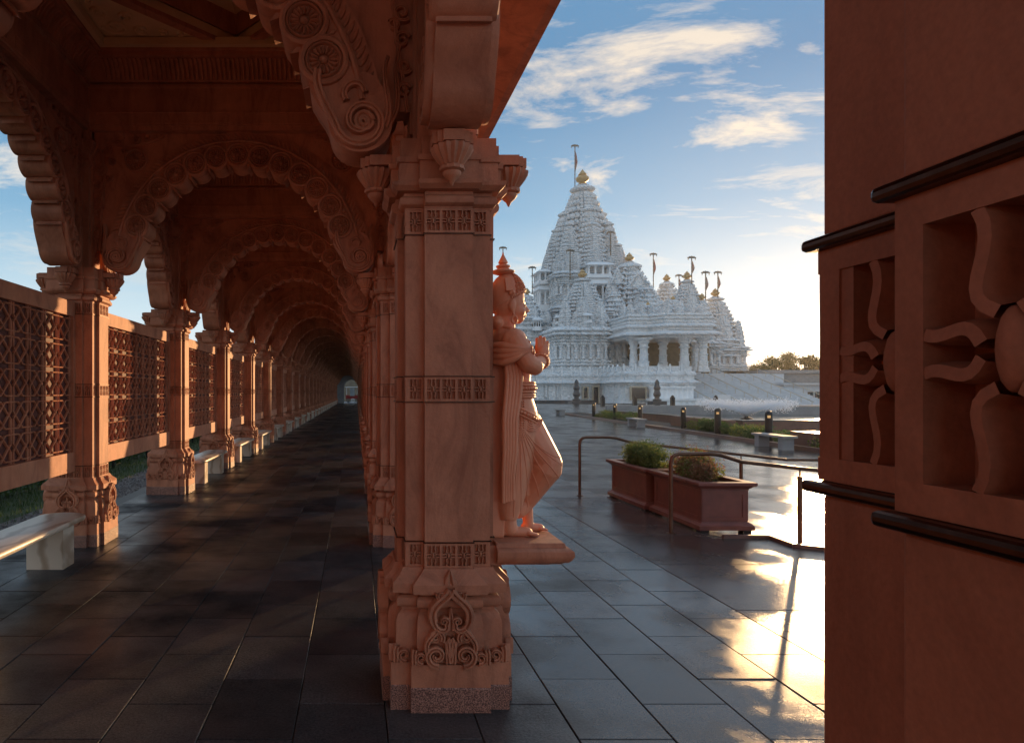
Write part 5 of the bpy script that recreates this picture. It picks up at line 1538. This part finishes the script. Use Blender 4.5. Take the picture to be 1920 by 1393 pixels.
def flag_pole(px, y, pt, pb, flag=True):
    X = tp_(px, y); z0, z1 = th_(pb, y), th_(pt, y)
    m = MB(); m.tube([(X, y, z0), (X, y, z1)], .11, 6)
    n = max(3, int((z1 - z0)/.9))
    for i in range(n): m.lathe([(.17, 0), (.17, .12)], 6, (X, y, z0 + (z1-z0)*i/n))
    m.box(X - .95, X + .95, y - .12, y + .12, z1 - .55, z1 - .30); m.box(X - .65, X + .65, y - .10, y + .10, z1 - .29, z1 - .12)
    for s in (-.8, .8): m.box(X + s - .06, X + s + .06, y - .06, y + .06, z1 - .95, z1 - .551)
    o = m.build('flag_pole', M['pole'], temple)
    if flag:
        L = (z1 - z0)*.42; zt = z0 + (z1-z0)*.82
        f = MB(); ring_ = []
        for i in range(9):
            t_ = i/8; w_ = .15 + .42*math.sin(PI*min(1, t_*1.15))*(1 - .3*t_)
            ring_.append([(X + .12, y - .02, zt - L*t_), (X + .12 + w_, y - .05 + .18*math.sin(t_*7), zt - L*t_ - .25), (X + .12 + w_*.5, y + .08 + .12*math.sin(t_*5), zt - L*t_ - .1)])
        f.loft(ring_); f.build('flag', M['flag'], o)
def pillar_mesh():
    m = MB()
    o8 = lambda r, z: [(r*math.cos(PI/8 + 2*PI*i/8), r*math.sin(PI/8 + 2*PI*i/8), z) for i in range(8)]
    m.loft([o8(r, z) for r, z in ((.78, 0), (.78, .06), (.68, .065), (.70, .12), (.60, .13), (.60, .28), (.66, .285), (.66, .31), (.52, .315), (.50, .50), (.58, .51), (.58, .53), (.46, .54), (.45, .70), (.60, .71), (.64, .74), (.50, .75), (.48, .82), (.66, .86), (.70, .90), (.62, .905), (.95, .96), (1.0, 1.0))])
    return m
PILL = pillar_mesh().mesh('pillar', M['temple'])
def pillar(x, y, z0, z1, r): link('pillar', PILL, temple, loc=(x, y, z0), scale=(r, r, z1 - z0))

GZ = -1.35
# --- podium ----------------------------------------------------------------
PT = 5.7
plev = [(GZ, .6), (GZ + .9, .6), (GZ + .95, .3), (GZ + 1.6, .3), (GZ + 1.65, .05), (GZ + 4.3, .05), (GZ + 4.35, .35), (GZ + 4.6, .4), (GZ + 4.75, 1.0), (GZ + 4.95, 1.05), (GZ + 5.25, .35), (GZ + 5.3, .15), (GZ + 6.2, .15), (GZ + 6.25, .4), (GZ + 6.6, .4), (PT, .2)]
X0, X1 = tp_(1172, 128), tp_(1300, 128)
wall_block('podium', X0, X1, 128, 150, plev, 5, 6, .3, 'temple', (GZ + 1.7, GZ + 4.3, .34, 2.4))
XA0 = tp_(925, 143)
wall_block('podium', XA0, X0 + 1.0, 140, 175, plev, 9, 9, .3, 'temple', (GZ + 1.7, GZ + 4.3, .32, 2.2))
MB().box(XA0 - 2, X1 + .4, 127.0, 127.3, GZ, GZ + .7).build('black_base', M['dark_stone'], temple)
MB().box(XA0 - 3, X0 - 1.5, 138.4, 138.9, GZ - .2, GZ + 1.2).build('black_base', M['dark_stone'], temple)
# balustrade panels with posts
def balustrade(ax, ay, bx, by, z):
    L = math.hypot(bx-ax, by-ay); n = max(1, int(L/2.0)); dx, dy = (bx-ax)/L, (by-ay)/L
    pm = MB().box(-.82, .82, -.10, .10, .05, .85).box(-.90, .90, -.16, .16, .851, .98).mesh('balustrade_panel', M['temple'])
    po = MB().box(-.16, .16, -.2, .2, 0, 1.1).lathe([(.12, 1.1), (.2, 1.2), (.18, 1.32), (.05, 1.42)], 10).mesh('balustrade_post', M['temple_plain'])
    for i in range(n):
        t_ = (i + .5)/n
        link('balustrade_panel', pm, temple, loc=(ax + (bx-ax)*t_, ay + (by-ay)*t_, z), rot=(0, 0, math.atan2(dy, dx)))
        t_ = i/n
        link('balustrade_post', po, temple, loc=(ax + (bx-ax)*t_, ay + (by-ay)*t_, z), rot=(0, 0, math.atan2(dy, dx)))
balustrade(X0 - .2, 128.1, X1, 128.1, PT); balustrade(X0 - .4, 140, X0 - .4, 128.4, PT); balustrade(XA0, 140.1, X0 - .6, 140.1, PT)
# windows and doorway of the podium
def window(px, y, pt, pb, wpx, name='window'):
    X = tp_(px, y); z0, z1 = th_(pb, y), th_(pt, y); w_ = wpx/FPX*y/2
    f = MB()
    for a, b, c, d in ((-w_-.25, -w_, z0-.2, z1+.25), (w_, w_+.25, z0-.2, z1+.25), (-w_-.0, w_+.0, z1, z1+.25), (-w_, w_, z0-.2, z0)):
        f.box(X+a, X+b, y - .12, y + .25, c, d)
    o = f.build(name, M['frame_wood'], temple)
    MB().box(X - w_ + .002, X + w_ - .002, y - .02, y + .08, z0 + .002, z1 - .002).build('pane', M['glass_dark'], o)
window(1197, 126.9, 727, 748, 26); window(1143, 138.8, 728, 747, 9); window(1098, 138.8, 727, 746, 7); window(1117, 138.8, 726, 757, 9, 'doorway')
# --- stairs ------------------------------------------------------------------
SX0, SX1 = X1 + .4, 90.0
nst = 34
stm = MB().box(SX0, SX1, 0, .9, -.23, 0).mesh('step', M['temple_step'])
for i in range(nst):
    z = GZ + (PT - GZ)*(i+1)/nst; y = 122 + 24*i/nst
    link('step', stm, temple, loc=(0, y, z))
MB().add([(SX0, 122, GZ), (SX1, 122, GZ), (SX1, 147, GZ), (SX0, 147, GZ), (SX0, 147, PT - .24), (SX1, 147, PT - .24)], [(0,1,5,4), (0,4,3), (1,2,5), (3,4,5,2)]).build('stair_core', M['temple_step'], temple)
for i in range(6):
    X = SX0 + .5 + (SX1 - SX0 - 1.0)*i/5
    m = MB(); m.tube([(X, 121.6, GZ + 1.1), (X, 146, PT + 1.1), (X, 148, PT + 1.1)], .07, 6)
    for q in range(9): m.tube([(X, 122 + 24*q/8, GZ + (PT-GZ)*q/8), (X, 122 + 24*q/8, GZ + (PT-GZ)*q/8 + 1.1)], .05, 6)
    m.build('stair_rail', M['frame_wood'], temple)
# stepped flank between podium and stair
for i, (px0, px1, y0, pt) in enumerate(((1226, 1300, 125.5, 724), (1226, 1322, 124.2, 747))):
    z1 = th_(pt, y0)
    wall_block('stair_flank', tp_(px0, y0), tp_(px1, y0), y0, 127.2 - i*.2, [(GZ, .3), (GZ + .8, .3), (GZ + .85, .05), (z1 - .5, .05), (z1 - .45, .3), (z1, .3)], 8, 1, .18, 'temple_plain', (GZ + 1.0, z1 - .5, .26, .95))
# terrace behind and hall platform
MB().box(X0 + 1, SX1 + 6, 146.9, 200, GZ, PT - .02).build('terrace_block', M['temple_step'], temple)
# --- porch ---------------------------------------------------------------------
YP = 133.0
PXL, PXR = tp_(1183, YP), tp_(1322, YP)
zc0, zc1 = PT, th_(634, YP)
for px, y in ((1207, YP), (1283, YP), (1318, YP)):
    pillar(tp_(px, y), y, zc0, zc1, 1.65)
for px, y in ((1243, 137), (1303, 143), (1188, 136)):
    pillar(tp_(px, y), y, zc0, zc1, 1.5)
MB().box(tp_(1180, 146), tp_(1330, 146), 146, 147, PT, zc1).build('hall_wall', M['inner'], temple)
MB().box(tp_(1178, 141), tp_(1330, 133), 132.5, 146.9, PT + .001, PT + .05).build('porch_floor', M['inner'], temple)
def arch_bracket(xa, xb, y, z):
    m = MB(); n = 14; w_ = (xb - xa)/2; c = (xa + xb)/2; pts = []
    for i in range(n + 1):
        u = -1 + 2*i/n; pts.append((c + u*w_, z - 2.6*abs(u)**2.2*(1 + .12*math.cos(i*PI))))
    for a, b in zip(pts, pts[1:]): m.loft([[(a[0], yy, a[1]), (b[0], yy, b[1]), (b[0], yy, z + .4), (a[0], yy, z + .4)] for yy in (y - .3, y + .3)])
    m.build('porch_arch', M['temple'], temple)
zr = th_(588, YP)
def porch_plan(o, z):
    a, b, c = PXL - o, PXR + o, 131.2 - o
    s1 = tp_(1250, YP)
    return [(a, c + 2.6, z), (s1 - 3.0 - o, c + 2.6, z), (s1 - 1.2 - o*.6, c, z), (b, c, z), (b, 147, z), (a, 147, z)]
ent = MB()
lv = [(zc1, .0), (zc1 + .5, .1)] + [(zc1 + .5, .1), (zc1 + .52, 1.5), (zc1 + .75, 1.55), (zc1 + 1.4, .5), (zc1 + 1.45, .3), (zc1 + 2.1, .3), (zc1 + 2.15, .9), (zc1 + 2.4, .95), (zc1 + 2.8, .4), (zc1 + 2.85, .2)]
lv += [(z, o) for z, o in mouldings(zc1 + 2.9, zr, 3, .5, .1, 3)]
ent.loft([porch_plan(o, z) for z, o in lv])
# row of dentils under the upper cornice
for i in range(44):
    x = tp_(1250, YP) - .8 + (PXR - tp_(1250, YP) + .9)*i/43
    ent.box(x, x + .16, 130.6, 130.99, zc1 + 1.5, zc1 + 2.08)
ent.build('porch_entablature', M['temple'], temple)
for i in range(7):                                   # small roof pavilions along the porch parapet
    px = 1190 + i*21
    o = link('mini_spire', SPIRE_S, temple, loc=(tp_(px, YP), YP + (2.4 if px < 1245 else .6), zr), scale=(.95, .95, 2.4 + .5*(i % 2)))
# --- halls and roofs --------------------------------------------------------------
def storey(x0, x1, y0, y1, z0, z1, nx, ny, seed, step=.4, ev=1.1, material='temple'):
    lv = mouldings(z0, z0 + (z1-z0)*.30, 4, .75, .0, seed) + [(z0 + (z1-z0)*.305, -.5), (z0 + (z1-z0)*.60, -.5)] + mouldings(z0 + (z1-z0)*.61, z0 + (z1-z0)*.80, 3, .75, .0, seed + 2)
    zz = z0 + (z1-z0)*.82
    lv += [(zz, .1), (zz + .02, ev), (zz + .2, ev + .05), (zz + (z1-zz)*.4, .3), (zz + (z1-zz)*.45, .2), (zz + (z1-zz)*.55, ev*.8), (zz + (z1-zz)*.62, ev*.85), (zz + (z1-zz)*.9, .3), (z1, .2)]
    return wall_block('carved_wall', x0, x1, y0, y1, lv, nx, ny, step, material, (z0 + (z1-z0)*.305, z0 + (z1-z0)*.605, .40, 1.55))
# corner shrine under the left front spire
storey(tp_(1046, 143), tp_(1140, 143), 143, 156, PT, th_(613, 143), 5, 6, 11)
storey(tp_(1138, 147), tp_(1200, 147), 147, 170, PT, th_(608, 147), 4, 6, 14)
spire_at(1092, 148.5, 521, 614, 41, fin=17)
for px, y, pt, hw in ((1060, 145, 560, 13), (1125, 145, 560, 13), (1092, 144, 556, 15), (1078, 144, 584, 9), (1106, 144, 584, 9), (1045, 147, 588, 9), (1136, 146, 588, 9)):
    spire_at(px, y, pt, 614, hw, 'mini_spire', SPIRE_S)
def kiosk(px, y, pt, pb, wpx):
    """small pillared balcony with eave and rail"""
    X = tp_(px, y); z0, z1 = th_(pb, y), th_(pt, y); w_ = wpx/FPX*y/2; h = z1 - z0
    m = MB()
    m.box(X - w_*1.15, X + w_*1.15, y - w_*.9, y + .8, z0, z0 + h*.10); m.box(X - w_*1.05, X + w_*1.05, y - w_*.8, y + .8, z0 + h*.101, z0 + h*.30)
    for u in (-1, -.34, .34, 1):
        m.lathe([(w_*.14, z0 + h*.301), (w_*.10, z0 + h*.36), (w_*.10, z0 + h*.62), (w_*.17, z0 + h*.70)], 8, (X + u*w_*.9, y - w_*.65, 0))
    m.loft([[(X + a*w_*o, y + (-.9*w_*o if b < 0 else .8), z) for a, b in ((-1,-1),(1,-1),(1,1),(-1,1))] for z, o in ((z0 + h*.70, 1.0), (z0 + h*.76, 1.45), (z0 + h*.80, 1.45), (z0 + h*.90, 1.0), (z1, .6))])
    m.build('balcony', M['temple_plain'], temple)
    MB().box(X - w_*.95, X + w_*.95, y + .1, y + .3, z0 + h*.301, z0 + h*.699).build('balcony_opening', M['glass_dark'], temple)
for px, y, pt, pb, w_ in ((1100, 143, 588, 606, 15), (1048, 146, 592, 608, 11)): kiosk(px, y, pt, pb, w_)
# main tower: three storeys and the great spire
YM = 166.0
mx0, mx1 = tp_(1092 - 64, YM), tp_(1092 + 64, YM)
hwm = (mx1 - mx0)/2; XM = (mx0 + mx1)/2
zA, zB, zC = th_(640, YM), th_(582, YM), th_(520, YM)
storey(mx0 - .8, mx1 + .8, YM - hwm - .8, YM + hwm + .8, PT, zA, 6, 6, 20)
storey(mx0 - .3, mx1 + .3, YM - hwm - .3, YM + hwm + .3, zA, zB, 6, 6, 24, .5)
storey(mx0, mx1, YM - hwm, YM + hwm, zB, zC, 6, 6, 28, .5)
for (pt, pb) in ((597, 642), (536, 586), (508, 536)):
    z0, z1 = th_(pb, YM), th_(pt, YM)
    for side in ('left', 'front'):
        m = MB(); w_ = 2.6; h = z1 - z0; o_ = hwm + 1.5
        b = MB()
        b.box(-w_*1.2, w_*1.2, -1.9, 1.4, z0, z0 + h*.08); b.box(-w_*1.1, w_*1.1, -1.7, 1.4, z0 + h*.081, z0 + h*.24)
        for u in (-1, -.36, .36, 1): b.lathe([(.36, z0 + h*.241), (.26, z0 + h*.32), (.24, z0 + h*.64), (.42, z0 + h*.74)], 8, (u*w_*.95, -1.3, 0))
        for u in (-1, 1): b.lathe([(.36, z0 + h*.241), (.26, z0 + h*.32), (.24, z0 + h*.64), (.42, z0 + h*.74)], 8, (u*w_*.95, .1, 0))
        b.loft([[(a*w_*o, (-1.5*o if c < 0 else 1.3), z) for a, c in ((-1,-1),(1,-1),(1,1),(-1,1))] for z, o in ((z0 + h*.74, 1.05), (z0 + h*.78, 1.42), (z0 + h*.81, 1.42), (z0 + h*.92, 1.0), (z1, .75))])
        if side == 'front': b.xf(Matrix.Translation((XM, YM - o_, 0)))
        else: b.xf(Matrix.Translation((XM - o_, YM, 0)) @ Matrix.Rotation(-PI/2, 4, 'Z'))
        b.build('balcony', M['temple_plain'], temple)
def main_mini(ox, oy, pt, pb, hw):
    z0, z1 = th_(pb, YM), th_(pt, YM)
    link('mini_spire', SPIRE, temple, loc=(XM + ox, YM + oy, z0), scale=(hw, hw, (z1 - z0)/.96))
z0 = th_(522, YM); z1 = th_(346, YM)
ms_ = link('main_spire', SPIRE, temple, loc=(XM, YM, z0), scale=(hwm*.86, hwm*.86, (z1 - z0)/.96))
f = link('finial', KAL, ms_); h = 29/FPX*YM; H_ = (z1 - z0)/.96; f.location = (0, 0, .955); f.scale = (h*.80/(hwm*.86), h*.80/(hwm*.86), h/H_)
for (ox, oy) in ((0, -1), (-1, 0), (1, 0)):
    main_mini(ox*hwm*.50, oy*hwm*.50, 396, 522, hwm*.52)
    main_mini(ox*hwm*.74, oy*hwm*.74, 428, 522, hwm*.40)
    main_mini(ox*hwm*.95, oy*hwm*.95, 466, 526, hwm*.28)
for sx_, sy_ in ((-1, -1), (1, -1), (-1, 1)):
    main_mini(sx_*hwm*.56, sy_*hwm*.56, 425, 524, hwm*.33)
    main_mini(sx_*hwm*.76, sy_*hwm*.76, 468, 526, hwm*.24)
    main_mini(sx_*hwm*.90, sy_*hwm*.90, 496, 530, hwm*.17)
    main_mini(sx_*hwm*.82, sy_*hwm*.45, 480, 526, hwm*.20); main_mini(sx_*hwm*.45, sy_*hwm*.82, 480, 526, hwm*.20)
# great hall with its stepped roof in front of the main tower
YH = 156.0
hx0, hx1 = tp_(1112, YH), tp_(1262, YH)
storey(hx0, hx1, 148.5, 172, th_(640, YH), th_(586, YH), 7, 6, 33, .5)
dome_roof(1180, YH, 490, 590, 66, 9, 17)
dome_roof(1210, 150, 536, 605, 44, 7, 9, 'dome_roof')
dome_roof(1152, 150.0, 545, 600, 26, 5)
dome_roof(1250, 171, 527, 588, 40, 7, 14)
dome_roof(1215, 137.5, 572, 606, 34, 5, 7)
dome_roof(1180, 142.5, 590, 618, 24, 4)
dome_roof(1262, 140, 562, 598, 34, 5, 8)
for px, y, pt, pb, hw in ((1196, 149, 552, 602, 13), (1232, 148, 556, 604, 11), (1252, 146, 560, 604, 11), (1168, 146.5, 566, 606, 10), (1146, 151, 520, 560, 12), (1222, 139, 580, 606, 8), (1306, 139, 575, 604, 9), (1238, 139, 578, 606, 8)):
    spire_at(px, y, pt, pb, hw, 'mini_spire', SPIRE_S)
# front gable screens (carved pediments) on the big roof
def pediment(px, y, pt, pb, wpx):
    X = tp_(px, y); z0, z1 = th_(pb, y), th_(pt, y); w_ = wpx/FPX*y/2
    m = MB(); mp_ = lambda u, v, n: (X + u, y - n, v)
    n = 9
    poly = [(-w_, z0)] + [(w_, z0)] + [(w_*(1 - i/n)*(1 + .10*math.cos(i*PI)), z0 + (z1-z0)*((i + .5)/n)) for i in range(n)] + [(0, z1)] + [(-w_*(1 - i/n)*(1 + .10*math.cos(i*PI)), z0 + (z1-z0)*((i + .5)/n)) for i in range(n - 1, -1, -1)]
    m.loft([[(X + u, y, v) for u, v in poly], [(X + u, y + .5, v) for u, v in poly]])
    for i in range(5):
        for s in (1, -1):
            r_ = w_*.16*(1 - i*.13)
            m.relief(spiral(s*w_*(.70 - i*.15), z0 + (z1-z0)*(.14 + i*.14), r_, r_*.15, i, 1.4*s, 14), r_*.5, .35, mp_)
    m.build('pediment', M['temple'], temple)
pediment(1198, 145.0, 506, 538, 42); pediment(1158, 149.4, 500, 532, 24); pediment(1228, 135.0, 590, 604, 20); pediment(1292, 134, 578, 596, 22)
# right-hand towers
def tower(px, y, ptop, pfoot, hw, pbase, fin, seed, n=4):
    X = tp_(px, y); w_ = hw/FPX*y
    storey(X - w_*.93, X + w_*.93, y - w_*.93, y + w_*.93, th_(pbase, y), th_(pfoot, y), n, n, seed, .3, .9)
    spire_at(px, y, ptop, pfoot + 1, hw*.95, fin=fin)
    for ox, oy in ((0, -1), (-1, 0), (1, 0)):
        for q, (d, pt, s_) in enumerate(((.55, ptop + (pfoot-ptop)*.34, .50), (.80, ptop + (pfoot-ptop)*.58, .36))):
            o_ = link('mini_spire', SPIRE_S, temple, loc=(X + ox*w_*d, y + oy*w_*d, th_(pfoot + 1, y)), scale=(w_*s_, w_*s_, (th_(pt, y) - th_(pfoot + 1, y))/.96))
    for ox, oy in ((-1, -1), (1, -1)):
        link('mini_spire', SPIRE_S, temple, loc=(X + ox*w_*.68, y + oy*w_*.68, th_(pfoot + 1, y)), scale=(w_*.27, w_*.27, (th_(ptop + (pfoot-ptop)*.5, y) - th_(pfoot + 1, y))/.96))
tower(1288, 152, 524, 606, 31, 655, 16, 41)
tower(1341, 158, 556, 652, 40, 697, 16, 44)
for dz in (640, 648, 658, 668):                      # spiky eaves at the right edge of the right tower
    X = tp_(1341, 158); w_ = 40/FPX*158
    m = MB(); z = th_(dz, 158)
    for k in range(4):
        m.loft([ratha(w_*1.05, w_*1.05, z, X, 158), ratha(w_*1.22, w_*1.22, z - .25, X, 158), ratha(w_*1.22, w_*1.22, z - .12, X, 158), ratha(w_*1.0, w_*1.0, z + .25, X, 158)]); break
    m.build('eave', M['temple_plain'], temple)
dome_roof(1316, 150, 562, 612, 22, 5, 13)
storey(tp_(1296, 148), tp_(1352, 148), 148, 160, PT, th_(640, 148), 5, 3, 50)
# left outlying shrine beside the statue's head
dome_roof(988, 158, 552, 604, 36, 6, 13)
storey(tp_(952, 155), tp_(1030, 155), 155, 170, PT, th_(600, 155), 5, 4, 55)
kiosk(1006, 153.6, 595, 620, 14); kiosk(1006, 153.6, 640, 665, 14)
for px, pt, pb in ((1003, 575, 606), (1025, 582, 606), (1016, 590, 606)): spire_at(px, 154.5, pt, pb, 9, 'mini_spire', SPIRE_S)
for px, y, pt, pb in ((1078, 163, 271, 350), (943, 158, 462, 552), (998, 160, 499, 552), (1069, 149, 467, 524), (1145, 158, 433, 500), (1225, 168, 474, 540), (1297, 150, 480, 532), (1273, 172, 514, 560), (1323, 149.5, 508, 566), (1346, 157, 508, 562)):
    flag_pole(px, y, pt, pb, pt not in (462, 499, 467, 433))
# lamp pillars in front of the podium
lp = MB().lathe([(.7, 0), (.7, .3), (.42, .4), (.38, .7), (.55, .85), (.62, 1.2), (.5, 1.5), (.42, 1.9), (.5, 2.0), (.55, 2.3), (.42, 2.6), (.34, 2.9), (.38, 3.1), (.28, 3.4), (.08, 3.7)], 14)
LPM = lp.mesh('pillar', M['dark_stone'], 40)
ped = MB().box(-1.5, 1.5, -1.5, 1.5, -.3, .5).box(-1.15, 1.15, -1.15, 1.15, .501, 1.2).mesh('pedestal', M['dark_stone'])
for px, lab in ((1081, 'dark carved lamp pillar before the left part of the podium'), (1232, 'dark carved lamp pillar before the middle of the podium')):
    y = 112; t = thing('lamp_pillar', lab, 'lamp pillar', (tp_(px, y), y, -1.15), 0, 'lamp pillars before the temple')
    link('pedestal', ped, t); link('pillar', LPM, t, loc=(0, 0, 1.2))
blk = MB().box(-.25, .25, -.25, .25, 0, 1.9).lathe([(.25, 1.9), (.2, 2.05), (.05, 2.2)], 10).mesh('dark_bollard', M['black'])
for px, lab in ((1130, 'tall dark bollard before the temple doorway'), (1190, 'dark bollard below the large podium window'), (1261, 'dark bollard at the corner of the stairs'), (1342, 'dark bollard at the foot of the stairs')):
    y = 95; link('dark_bollard', blk, None, loc=(tp_(px, y), y, -1.05), label=lab, cat='bollard', group='dark bollards before the temple')
sgn = thing('white_sign', 'small white notice board standing at the foot of the temple stairs', 'sign', (tp_(1358, 90), 90, -.98))
MB().box(-.85, .85, -.04, .04, .35, 2.2).build('board', M['white'], sgn); 
for s in (-.6, .6): MB().box(s - .05, s + .05, -.035, .035, 0, .3499).build('leg', M['black'], sgn)
# low building and steps at the right
rb = thing('low_building', 'low pale stone building with steps right of the temple stairs', 'building', (0, 0, 0))
m = MB(); y = 150
m.box(tp_(1425, y), tp_(1640, y), y, y + 25, GZ, th_(700, y)); m.box(tp_(1418, y), tp_(1640, y), y - .8, y + 26, th_(699.9, y), th_(694, y)); m.build('wall', M['concrete'], rb)
m = MB(); y = 135
m.box(tp_(1470, y), tp_(1640, y), y, y + 14, GZ, th_(722, y)); m.box(tp_(1466, y), tp_(1640, y), y - .5, y + 14, th_(721.9, y), th_(718, y)); m.build('lower_wall', M['temple_step'], rb)
for px in (1483, 1500, 1520, 1534):
    MB().box(tp_(px, 134.8) - .5, tp_(px, 134.8) + .5, 134.8, 134.98, GZ, GZ + 3.0).build('doorway', M['glass_dark'], rb)
# ================================================================ TREES behind the temple on the right
def tree(x, y, h, label, seed, w=1.0):
    t = thing('tree', label, 'tree', (x, y, GZ - .05), 0, 'trees on the horizon right of the temple')
    rg = random.Random(seed); tr_ = MB()
    tr_.tube([(0, 0, 0), (.2, .1, h*.3), (-.1, 0, h*.55), (.1, .2, h*.8)], 1, 8, [h*.03, h*.024, h*.016, h*.006])
    blobs = []
    for i in range(11):
        a = rg.uniform(0, 2*PI); z = h*rg.uniform(.38, .92); r = h*.27*w*math.sin(PI*min(1, (z/h - .25)*1.15))*rg.uniform(.5, 1)
        b = (r*math.cos(a), r*math.sin(a), z, h*rg.uniform(.09, .16)); blobs.append(b)
        tr_.tube([(0, 0, z*.6), (b[0]*.6, b[1]*.6, z*.85), b[:3]], 1, 5, [h*.012, h*.008, h*.003])
    tr_.build('trunk', M['bark'], t)
    fo = MB()
    def p3(rg):
        b = rg.choice(blobs); d = Vector((rg.gauss(0,1), rg.gauss(0,1), rg.gauss(0,1)*.8)).normalized()
        return Vector(b[:3]) + d*b[3]*rg.uniform(.35, 1.1), d
    leaves(fo, 2200, p3, h*.024, rg); fo.build('crown', M['leaf_tree'], t, kind='stuff')
rg = random.Random(77); i = 0
for px, y, top in ((1392, 260, 684), (1404, 280, 680), (1418, 255, 682), (1432, 275, 678), (1447, 250, 670), (1462, 265, 662), (1478, 255, 660), (1494, 262, 664), (1510, 258, 663), (1527, 270, 666), (1544, 262, 664), (1375, 290, 688), (1562, 268, 662), (1580, 260, 664), (1600, 265, 664), (1630, 262, 664), (1660, 266, 664), (1700, 262, 664)):
    x = tp_(px, y); hgt = th_(top, y) - GZ
    tree(x, y, hgt, '%s tree from the left on the hazy skyline right of the temple' % ORD[i], 100 + i, rg.uniform(.8, 1.1)); i += 1

# ================================================================ evening haze
hz = MB().box(-1520, 1520, -1520, 2520, -2.6, 62.0)
hm_ = bpy.data.materials.new('haze'); hm_.use_nodes = True
nt = hm_.node_tree; nt.nodes.remove(nt.nodes['Principled BSDF'])
pv = nt.nodes.new('ShaderNodeVolumePrincipled'); pv.inputs['Color'].default_value = (0.95, 0.95, 0.96, 1); pv.inputs['Density'].default_value = 0.00012; pv.inputs['Anisotropy'].default_value = 0.65
nt.links.new(pv.outputs[0], nt.nodes['Material Output'].inputs['Volume'])
hz.build('haze', hm_, kind='stuff')
